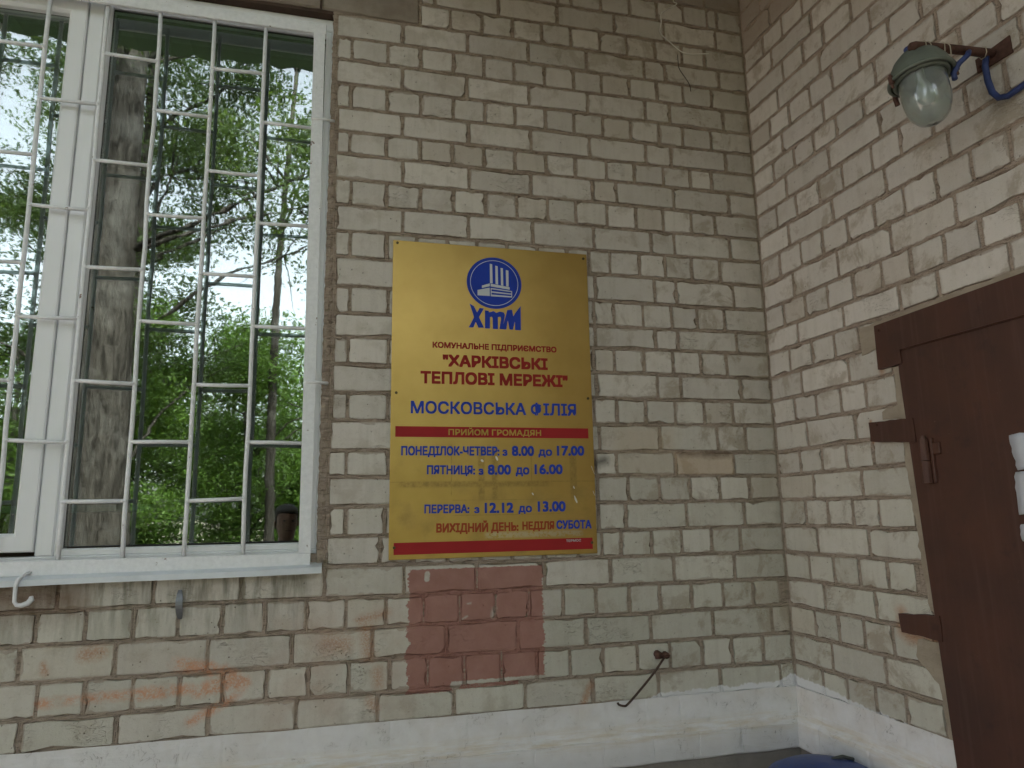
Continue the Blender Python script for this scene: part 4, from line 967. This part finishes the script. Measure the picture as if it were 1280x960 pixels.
# twine lashings (tie lamp to pipe)
tw = MB()
def pipe_at(o): 
    t_ = o/.302; return B2W(1.0975, -.662 - .038*t_, o)
for o_, sg_ in ((.262, 1), (.256, -1), (.195, 1), (.19, -1)):
    c_ = pipe_at(o_); pts = []
    for i in range(15):
        a_ = 2*math.pi*i/14; pts.append(c_ + Vector((.003*math.sin(a_*.5)*sg_ + .012*math.sin(a_)*0, .0165*math.cos(a_), .018*math.sin(a_) - (.014 if math.sin(a_) < -.3 else 0))) + Vector((i*.0012*sg_, 0, 0)))
    tw.tube(pts, .0015, 5)
c_ = pipe_at(.045); tw.tube([c_ + Vector((.004*math.cos(i), .016*math.cos(i*.9), .017*math.sin(i*.9))) for i in range(9)], .0014, 5)
tag(tw.build('twine', M['twine'], smooth=True), 'pale twine lashing the lamp to the iron pipe', 'twine')
cb = MB().tube([B2W(1.10, -.676, .10), B2W(1.12, -.702, .13), B2W(1.150, -.735, .172), B2W(1.136, -.752, .188), B2W(1.119, -.772, .192), B2W(1.122, -.792, .194)], .0072, 10).tube([B2W(1.094, -.672, .028), B2W(1.088, -.700, .03), B2W(1.088, -.745, .028), B2W(1.094, -.785, .026), B2W(1.108, -.810, .024), B2W(1.130, -.818, .02), B2W(1.160, -.812, .016), B2W(1.22, -.800, .014), B2W(1.45, -.772, .012)], .0085, 10)
tag(cb.build('blue_cable', M['bluepaint'], smooth=True), 'blue painted cable looping down beside the lamp bracket', 'cable')

# ------------------------------------------------------------------ small things on the facade
def small(name, mb, mat, label, cat, smooth=True): return tag(mb.build(name, mat, smooth=smooth), label, cat)
def smoothpts(pts, n=6):
    P_ = [Vector(p) for p in pts]; out = []
    for i in range(len(P_)-1):
        p0 = P_[max(i-1, 0)]; p1 = P_[i]; p2 = P_[i+1]; p3 = P_[min(i+2, len(P_)-1)]
        for j in range(n):
            t = j/n; out.append(.5*((2*p1) + (p2-p0)*t + (2*p0-5*p1+4*p2-p3)*t*t + (3*p1-p0-3*p2+p3)*t**3))
    return out + [P_[-1]]
small('pale_wire', MB().tube(smoothpts([(-.30, -.002, .36), (-.341, -.016, .290), (-.3267, -.02, .2728), (-.375, -.022, .238), (-.4075, -.024, .2072), (-.410, -.024, .165), (-.4167, -.022, .1157), (-.375, -.02, .08), (-.326, -.018, .0449), (-.30, -.02, .036), (-.2691, -.022, .0344), (-.1907, -.026, .0466)]), .0022, 6), M['whitewire'], 'thin pale wire curling down the top of the facade near the corner', 'wire')
small('dark_wire', MB().tube(smoothpts([(-.3257, .004, .0488), (-.333, -.010, .00), (-.3316, -.014, -.0409), (-.297, -.014, -.0932), (-.282, -.008, -.115), (-.2734, .004, -.1395)]), .0015, 6), M['darkwire'], 'short dark wire poking from a joint below the pale wire', 'wire')
rod = empty('iron_rod', (-.56, 0, -2.445)); tag(rod, 'rusty bent rod hanging from bolts low on the facade', 'rod', kind='thing')
def inR(mb, name, mat): 
    o = mb.build(name, mat, rod, smooth=True); o.location = -Vector(rod.location); return o
inR(MB().tube([(-.570, .004, -2.443), (-.572, -.026, -2.444)], .0135, 10), 'bolt', M['rust'])
inR(MB().tube([(-.540, .004, -2.447), (-.541, -.022, -2.448)], .012, 10).tube([(-.585, -.02, -2.452), (-.535, -.02, -2.450)], .006, 8), 'bolt', M['rust'])
inR(MB().tube(smoothpts([(-.556, -.030, -2.452), (-.60, -.034, -2.500), (-.66, -.036, -2.556), (-.708, -.036, -2.598), (-.722, -.034, -2.603), (-.738, -.030, -2.599), (-.742, -.026, -2.592)], 4), .0042, 8), 'shaft', M['darkrust'])
tb = MB().box((-2.207, -.010, -2.236), (-2.188, -.007, -2.150), .001); 
tbv = []
for i in range(9):
    t = i/8; z = -2.148 - .09*t; tbv.append((z, -.004 - .016*math.sin(math.pi*t)))
tb = MB()
for z, y in tbv:
    w = .0105*(1 - .5*abs(2*(z+2.193)/.09)**3); cx = -2.2 + (z+2.19)*-.05
    tb.v += [(cx-w, y, z), (cx+w, y-.001, z), (cx+w, y+.0015, z), (cx-w, y+.0025, z)]
for i in range(8):
    for q in range(4): tb.f.append((i*4+q, i*4+(q+1) % 4, (i+1)*4+(q+1) % 4, (i+1)*4+q))
tb.f += [(0, 1, 2, 3), (32, 33, 34, 35)]
small('metal_strip', tb, M['tab'], 'grey metal strip end sticking out of a joint under the window sill', 'metal strip', False)
small('iron_bar', MB().tube([(-1.835, -.010, .33), (-1.836, -.010, -.006)], .0042, 8), M['darkrust'], 'short dark iron bar hanging in front of the lintel above the window', 'bar')

# ------------------------------------------------------------------ domed blue bin in the corner (only its lid top is in the frame)
bn = empty('litter_bin', (-.165, -.36, GZ+.06)); tag(bn, 'blue painted metal bin with a worn domed lid by the corner', 'bin', kind='thing')
H_ = -2.738 - (GZ+.06)
MB().lathe([(.0005, .02), (.17, .02), (.19, .03), (.20, H_-.12), (.204, H_-.11), (.204, H_-.10)], n=40).build('drum', M['bluebin'], bn, smooth=True)
MB().lathe([(.212, H_-.115), (.214, H_-.098), (.205, H_-.07), (.175, H_-.038), (.13, H_-.016), (.07, H_-.004), (.0005, H_)], n=40).build('lid', M['bluebin'], bn, smooth=True)
MB().tube([(.05, .03, H_-.003), (.09, .03, H_+.0), (.13, .03, H_-.012)], .006, 8).build('handle', M['binworn'], bn, smooth=True)

# ------------------------------------------------------------------ porch canopy over the door (above the frame, seen only as shade)
cn = empty('porch_canopy', (0, 0, .40)); tag(cn, 'concrete canopy slab over the steel door above the corner', 'canopy', kind='thing')
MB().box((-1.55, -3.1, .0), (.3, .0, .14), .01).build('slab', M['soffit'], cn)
MB().box((-1.56, -3.12, -.20), (-1.49, .0, -.002), .006).box((-1.488, -3.12, -.20), (.3, -3.05, -.002), .006).build('fascia', M['lintel'], cn)
aw = empty('window_awning', (-3.6, 0, .78)); tag(aw, 'green corrugated awning above the barred window', 'awning', kind='thing')
def mat_awn():
    t = NT('green_corrugated_plastic'); d = t.n('ShaderNodeBsdfPrincipled'); t.put(d.inputs['Base Color'], (.05, .075, .035)); d.inputs['Roughness'].default_value = .4
    tr = t.n('ShaderNodeBsdfTranslucent'); t.put(tr.inputs['Color'], (.055, .085, .035)); mx = t.n('ShaderNodeMixShader'); mx.inputs[0].default_value = .5
    t.l(d.outputs[0], mx.inputs[1]); t.l(tr.outputs[0], mx.inputs[2]); o = t.n('ShaderNodeOutputMaterial'); t.l(mx.outputs[0], o.inputs[0]); return t.m
am = MB(); n = 90
for i in range(n+1):
    x = -2.2 + 4.4*i/n; zz_ = .012*math.sin(i*math.pi/2.0)
    am.v += [(x, -.005, zz_ + .06), (x, -1.48, zz_)]
for i in range(n): am.f.append((2*i, 2*i+1, 2*i+3, 2*i+2))
am.build('sheet', mat_awn(), aw)
for x in (-2.1, 0, 2.1): MB().tube([(x, 0, -.15), (x, -1.45, -.02)], .015, 8).build('arm', M['bar'], aw)

# ------------------------------------------------------------------ trees of the yard (behind the camera; the panes mirror them; dense ones added to shade the walls)
def mat_leaf(name, a, b):
    t = NT(name); oi = t.n('ShaderNodeObjectInfo').outputs['Random']; P = t.pos()
    n_ = t.noise(P, 1.3, 3, .6); f_ = t.noise(P, 9, 2)
    c = t.mix(t.ramp(n_, .35, .65), a, b); c = t.mix(t.ramp(f_, .4, .65, 0, .5), c, tuple(v*1.7 for v in b))
    d = t.n('ShaderNodeBsdfPrincipled'); t.put(d.inputs['Base Color'], c); d.inputs['Roughness'].default_value = .5
    tr = t.n('ShaderNodeBsdfTranslucent'); t.put(tr.inputs['Color'], t.mix(.6, c, (.12, .19, .02)))
    mx = t.n('ShaderNodeMixShader'); mx.inputs[0].default_value = .45; t.l(d.outputs[0], mx.inputs[1]); t.l(tr.outputs[0], mx.inputs[2])
    o = t.n('ShaderNodeOutputMaterial'); t.l(mx.outputs[0], o.inputs[0]); return t.m
LF = [mat_leaf('leaves_dark', (.040, .070, .020), (.055, .092, .026)), mat_leaf('leaves_fresh', (.075, .150, .022), (.10, .19, .03))]
def mat_bark():
    t = NT('bark'); P = t.pos(); a = t.noise(t.scalev(P, (16, 16, 3.2)), 1.0, 5, .7, .6); b = t.noise(P, 2.2, 4, .6)
    c = t.mix(t.ramp(a, .38, .62), (.022, .020, .017), (.085, .078, .068)); c = t.mix(t.ramp(b, .5, .66, 0, .7), c, (.135, .13, .12))
    return t.bsdf(c, .95, normal=t.bump(a, 1.0, .05), spec=.1)
M['bark'] = mat_bark()
def leaf_mesh(blobs, size, seed):
    """blobs: (centre, radii, count); leaves are small four-cornered blades facing every way, gathered in twigs"""
    r = np.random.default_rng(seed); C_ = []
    for (c, rad, n) in blobs:
        nt = max(1, n//14); d = r.normal(size=(nt, 3)); d /= np.linalg.norm(d, axis=1)[:, None]
        rr = r.random(nt)**.45; tw = np.array(c) + d*rr[:, None]*np.array(rad)
        k = r.integers(0, nt, n); C_.append(tw[k] + r.normal(size=(n, 3))*size*np.array([2.6, 2.6, 1.7]))
    C_ = np.concatenate(C_); n = len(C_)
    a = r.normal(size=(n, 3)); a[:, 2] *= .5; a /= np.linalg.norm(a, axis=1)[:, None]
    b = np.cross(a, r.normal(size=(n, 3))); b /= np.linalg.norm(b, axis=1)[:, None]
    L = size*(.6 + r.random((n, 1))*.8)
    V = np.stack([C_ - a*L, C_ + b*L*.42, C_ + a*L, C_ - b*L*.42], 1).reshape(-1, 3)
    me = bpy.data.meshes.new('crown'); me.vertices.add(4*n); me.loops.add(4*n); me.polygons.add(n)
    me.vertices.foreach_set('co', V.ravel()); me.loops.foreach_set('vertex_index', np.arange(4*n)); me.polygons.foreach_set('loop_start', np.arange(0, 4*n, 4))
    me.update(calc_edges=True); return me
def make_tree(name, label, x, y, h, dia, blobs, size, mat, seed, group=None, lean=(0, 0)):
    random.seed(seed); t = empty(name, (x, y, GZ)); tag(t, label, 'tree', group)
    m_ = MB(); pts = [Vector((lean[0]*h*u + .10*math.sin(u*5+seed), lean[1]*h*u + .08*math.cos(u*4+seed), h*u)) for u in np.linspace(0, 1, 12)]
    m_.tube([p - Vector((0, 0, .2 if i == 0 else 0)) for i, p in enumerate(pts)], [dia/2*(1.25 if i == 0 else 1 - .75*i/11) for i in range(12)], 12)
    for (c, rad, n) in blobs:
        c = Vector(c); base = pts[min(11, max(2, int(11*(c.z-max(rad)*.8)/h)))]
        mid = base.lerp(c, .5) + Vector((random.gauss(0, .15), random.gauss(0, .15), .15)); r0 = min(dia*.16, .032)
        m_.tube([base, mid, c], [r0, r0*.7, r0*.3], 6)
        for _ in range(5):
            e = c + Vector((random.gauss(0, .6)*rad[0], random.gauss(0, .6)*rad[1], random.gauss(0, .5)*rad[2])); m_.tube([mid.lerp(c, .6), e], [r0*.35, r0*.08], 5)
    m_.build('trunk', M['bark'], t, smooth=True)
    link('crown', leaf_mesh(blobs, size, seed), mat, t)
    return t
def blobs_col(z0, z1, w, n, per, seed, dens=1.0):
    r = random.Random(seed); out = []
    for i in range(n):
        a = r.random()*6.28; q = w*math.sqrt(r.random()); z = z0 + (z1-z0)*r.random()
        s = (.5 + r.random()*.6)*w*.42
        out.append(((q*math.cos(a), q*math.sin(a), z), (s*1.15, s*1.15, s*.75), int(per*dens*(.7 + .6*r.random()))))
    return out
make_tree('tall_tree', 'thick trunked tall tree standing closest behind the camera', -4.16, -5.9, 13, .70, blobs_col(5.4, 12.5, 2.7, 17, 2600, 3), .035, LF[0], 3, lean=(-.012, 0))
make_tree('tall_tree', 'slim tall tree right beside the thickest trunk', -4.75, -8.4, 12, .24, blobs_col(4.2, 11, 2.9, 20, 2400, 5), .036, LF[0], 5, lean=(-.006, 0))
make_tree('tall_tree', 'tall tree with a loose crown at the right of the thick trunk', -2.9, -11.0, 13, .20, blobs_col(8.4, 12.5, 2.0, 6, 1700, 9), .045, LF[0], 9, lean=(.01, 0))
make_tree('tall_tree', 'leaning slim tree at the far left of the yard', -8.6, -9.6, 12, .30, blobs_col(4.0, 11.0, 2.6, 13, 2000, 12), .045, LF[0], 12, lean=(.02, 0))
make_tree('tall_tree', 'tall tree behind the leaning one', -7.0, -13.5, 13, .34, blobs_col(5.0, 12.0, 2.8, 14, 1600, 15), .05, LF[0], 15)
for i, (x, y, s, lab) in enumerate([(-6.6, -9.5, 1.0, 'young bushy tree left of the thick trunk'), (-5.6, -12.0, 1.1, 'bushy tree behind the slim trunk'), (-3.5, -12.5, 1.15, 'bright bushy tree standing in the middle of the yard'), (-2.2, -14.0, 1.2, 'bushy tree farthest right of the bright one'), (-9.5, -13.5, 1.2, 'bushy tree at the left end of the row'), (-4.4, -16.5, 1.35, 'tall bushy tree at the back of the row'), (.8, -13.0, 1.2, 'bushy tree at the right end of the row')]):
    make_tree('bushy_tree', lab, x, y, 4.6*s, .14, blobs_col(1.0, 4.9*s, 2.0*s, 16, 2200, 30+i), .036*s, LF[1], 30+i, 'bushy trees in the yard')
make_tree('added_shade_tree', 'dense tree added at the left end of the house to shade the side wall', -8.2, -3.6, 10, .40, blobs_col(1.5, 9, 2.4, 14, 900, 51), .075, LF[0], 51)  # added to block sky light from the left on the side wall
make_tree('added_shade_tree', 'unseen dense round tree added nearest the left gable to shade the side wall', -6.3, -3.0, 9, .36, blobs_col(1.2, 8.2, 2.2, 16, 1100, 53), .075, LF[0], 53)  # second added tree, out of view, dims the side wall further
make_tree('added_shade_tree', 'dense tree added at the right behind the camera to darken the right of the facade', 3.2, -7.0, 11, .40, blobs_col(2.0, 10, 2.6, 14, 900, 52), .075, LF[0], 52)  # added to dim the right part of the facade and the sign
hb = [((x, -24 + 2*math.sin(x), 3.2 + 1.2*math.sin(x*.7)), (2.6, 2.0, 3.4), 4500) for x in np.arange(-34, 20, 2.6)]
me = leaf_mesh(hb, .10, 77); o = link('far_trees', me, LF[0]); o.location = (0, 0, GZ); tag(o, 'mass of far green trees closing the yard', 'trees', kind='stuff')
bs = [((x, -9.5 - 1.5*random.random(), .55), (.9, .8, .7), 1800) for x in np.arange(-9, 1, .95)]
o = link('undergrowth', leaf_mesh(bs, .038, 78), LF[1]); o.location = (0, 0, GZ); tag(o, 'bright undergrowth at the foot of the yard trees', 'undergrowth', kind='stuff')

# ------------------------------------------------------------------ the photographer, standing behind the camera and mirrored small and dark in the pane
M['skin'] = simple('skin', (.22, .13, .095), .5, 0, .1, 30, .1); M['hair'] = simple('dark_hair', (.025, .018, .014), .6, 0, .4, 90, .8, .002)
M['jacket'] = simple('dark_jacket', (.028, .030, .038), .85, 0, .3, 60, .5, .002); M['jeans'] = simple('dark_jeans', (.03, .045, .09), .9, 0, .3, 80, .5, .001)
M['shoe'] = simple('black_shoes', (.02, .02, .02), .5)
def skin_mesh(name, verts, edges, radii, mat, parent, sub=2, root=0):
    me = bpy.data.meshes.new(name); me.from_pydata(verts, edges, []); me.update()
    o = link(name, me, mat, parent)
    sk = o.modifiers.new('skin', 'SKIN'); 
    if not me.skin_vertices: me.skin_vertices.new() if hasattr(me.skin_vertices, 'new') else None
    for i, r in enumerate(radii):
        d = me.skin_vertices[0].data[i]; d.radius = r if isinstance(r, tuple) else (r, r); d.use_root = (i == root)
    ss = o.modifiers.new('sub', 'SUBSURF'); ss.levels = ss.render_levels = sub
    bpy.context.view_layer.update()
    m2 = bpy.data.meshes.new_from_object(o.evaluated_get(bpy.context.evaluated_depsgraph_get())); m2.name = name
    o.modifiers.clear(); o.data = m2
    if not m2.materials: m2.materials.append(mat)
    m2.shade_smooth(); return o
def build_person(px, py):
    """faces +y (the wall); both hands raised in front of the face to hold a phone"""
    pr = empty('person', (px, py, GZ+.06)); tag(pr, 'person in dark jacket and jeans holding a phone up with both hands', 'person', kind='thing')
    V = [(0, 0, .93), (0, -.01, 1.05), (0, -.02, 1.22), (0, -.01, 1.38), (0, 0, 1.46), (0, .015, 1.53)]; Rr = [(.15, .115), (.135, .10), (.155, .11), (.15, .10), (.065, .06), (.052, .05)]
    E = [(0,1),(1,2),(2,3),(3,4),(4,5)]
    def chain(start, pts, rad):
        p_ = start
        for q, r in zip(pts, rad): V.append(q); Rr.append(r); E.append((p_, len(V)-1)); p_ = len(V)-1
        return p_
    for s in (-1, 1):
        chain(0, [(s*.095, .0, .86), (s*.10, .015, .68), (s*.105, .02, .49), (s*.11, -.01, .30), (s*.115, -.02, .10)], [(.098, .10), (.082, .085), (.060, .062), (.056, .058), (.042, .045)])
    HX = .33                     # hands meet to the right of the body, where the camera is
    for s in (-1, 1):
        ex = s*.23 + .07; hx = HX + s*.055
        chain(3, [(s*.185, 0, 1.41), (s*.215 + .03, .05, 1.27), (ex, .12, 1.15), ((ex+hx)/2, .20, 1.30), (hx, .265, 1.455)], [(.062, .062), (.050, .050), (.043, .043), (.036, .036), (.028, .026)])
    skin_mesh('jacket', V, E, Rr, M['jacket'], pr)
    jn = [(0, 0, .95), (0, 0, .90)]; jr = [(.155, .12), (.15, .12)]; je = [(0, 1)]
    for s in (-1, 1):
        b = 1
        for q, r in zip([(s*.095, 0, .84), (s*.10, .015, .68), (s*.105, .02, .49), (s*.11, -.01, .30), (s*.115, -.02, .08)], [(.104, .106), (.088, .09), (.068, .07), (.064, .066), (.056, .06)]):
            jn.append(q); jr.append(r); je.append((b, len(jn)-1)); b = len(jn)-1
    skin_mesh('jeans', jn, je, jr, M['jeans'], pr)
    for s in (-1, 1):
        skin_mesh('shoe', [(s*.115, -.07, .045), (s*.115, 0, .05), (s*.12, .09, .04), (s*.125, .16, .032)], [(0,1),(1,2),(2,3)], [(.045, .045), (.048, .05), (.046, .036), (.036, .026)], M['shoe'], pr, root=1)
    # head: sculpted rings, face toward +y, turned a little to the phone
    hd = MB(); n = 20; prof = [(-.125, .030, .030, .050), (-.115, .048, .052, .035), (-.095, .058, .072, .018), (-.06, .066, .085, .008), (-.02, .072, .093, 0), (.02, .076, .098, -.004), (.06, .076, .098, -.008), (.09, .066, .084, -.010), (.11, .045, .056, -.012), (.12, .010, .012, -.012)]
    for z, rx_, ry_, oy in prof:
        for j in range(n):
            a = 2*math.pi*j/n; x = rx_*math.cos(a); y = ry_*math.sin(a) + oy
            f = math.exp(-((a - math.pi/2)/.16)**2)
            if f > .01 and -.05 < z < .03: y += f*(.020 if -.045 < z < -.005 else .010)    # nose
            if -.01 < z < .03: y -= (math.exp(-((a - 1.13)/.2)**2) + math.exp(-((a - 2.01)/.2)**2))*.008   # eye sockets
            hd.v.append((x, y, z))
    for i in range(len(prof)-1):
        for j in range(n): hd.f.append((i*n+j, i*n+(j+1) % n, (i+1)*n+(j+1) % n, (i+1)*n+j))
    hd.f += [tuple(range(n-1, -1, -1)), tuple((len(prof)-1)*n+j for j in range(n))]
    hd.tube([(0, -.012, -.19), (0, -.005, -.08)], [.055, .052], 14)
    for s in (-1, 1):   # ears
        hd.lathe([(.0, -.026), (.010, -.018), (.013, .004), (.011, .020), (.0, .028)], (s*.078, -.01, -.01), 8)
    h = hd.build('head', M['skin'], pr, smooth=True); h.location = (.01, .03, 1.665); h.rotation_euler = (R_(-4), 0, R_(-14))
    ey = MB()
    for s in (-1, 1): ey.lathe([(.0, -.008), (.009, -.005), (.011, 0), (.009, .005), (.0, .008)], (s*.030, .083, .012), 10)
    ey.box((-.022, .096, -.062), (.022, .1, -.057))
    e = ey.build('face_features', M['shoe'], h)
    hr = MB(); pr2 = [(-.05, .070, .075, -.032), (-.01, .080, .088, -.026), (.03, .084, .098, -.018), (.07, .084, .104, -.012), (.10, .072, .090, -.012), (.125, .048, .058, -.014), (.135, .010, .012, -.014)]
    for z, rx_, ry_, oy in pr2:
        for j in range(n):
            a = 2*math.pi*j/n; k = 1 + .03*math.sin(j*5.1+z*90)
            y = ry_*math.sin(a)*k + oy
            if z < .05 and y > .02: y = .02 + (y-.02)*.25
            hr.v.append((rx_*math.cos(a)*k, y, z))
    for i in range(len(pr2)-1):
        for j in range(n): hr.f.append((i*n+j, i*n+(j+1) % n, (i+1)*n+(j+1) % n, (i+1)*n+j))
    hh = hr.build('hair', M['hair'], h, smooth=True)
    # hands: palm, four bent fingers of unequal length and a thumb, closed round the edges of the phone
    for s in (-1, 1):
        cx = HX + s*.050; cy, cz = .285, 1.50
        V2 = [(cx + s*.012, cy-.02, cz-.045), (cx + s*.014, cy, cz)]; R2 = [.024, (.026, .016)]; E2 = [(0, 1)]
        for i, (dz, L) in enumerate(((.030, .9), (.010, 1.0), (-.010, .92), (-.028, .75))):
            b = 1
            for q in ((cx + s*.020, cy+.022, cz+dz), (cx + s*.008, cy+.040*L, cz+dz+.004), (cx - s*.014*L, cy+.042*L, cz+dz+.006)):
                V2.append(q); R2.append(.0085); E2.append((b, len(V2)-1)); b = len(V2)-1
        b = 0
        for q in ((cx - s*.004, cy-.012, cz-.028), (cx - s*.022, cy+.000, cz-.008), (cx - s*.030, cy+.006, cz+.014)):
            V2.append(q); R2.append(.010); E2.append((b, len(V2)-1)); b = len(V2)-1
        skin_mesh('hand', V2, E2, R2, M['skin'], pr, 1)
    return pr
PX, PY = -2.085, -2.86
build_person(PX, PY)
ph = empty('phone', (CAM_POS[0]-.0, CAM_POS[1]-.022, CAM_POS[2]-.03)); tag(ph, 'black phone held up in both hands of the person', 'phone', kind='thing')
MB().box((-.037, -.0085, -.115), (.037, 0, .035), .003).build('body', simple('phone_black', (.015, .015, .018), .25), ph)
MB().box((-.034, -.0091, -.11), (.034, -.0086, .03)).build('screen', simple('phone_screen', (.02, .022, .025), .1), ph)
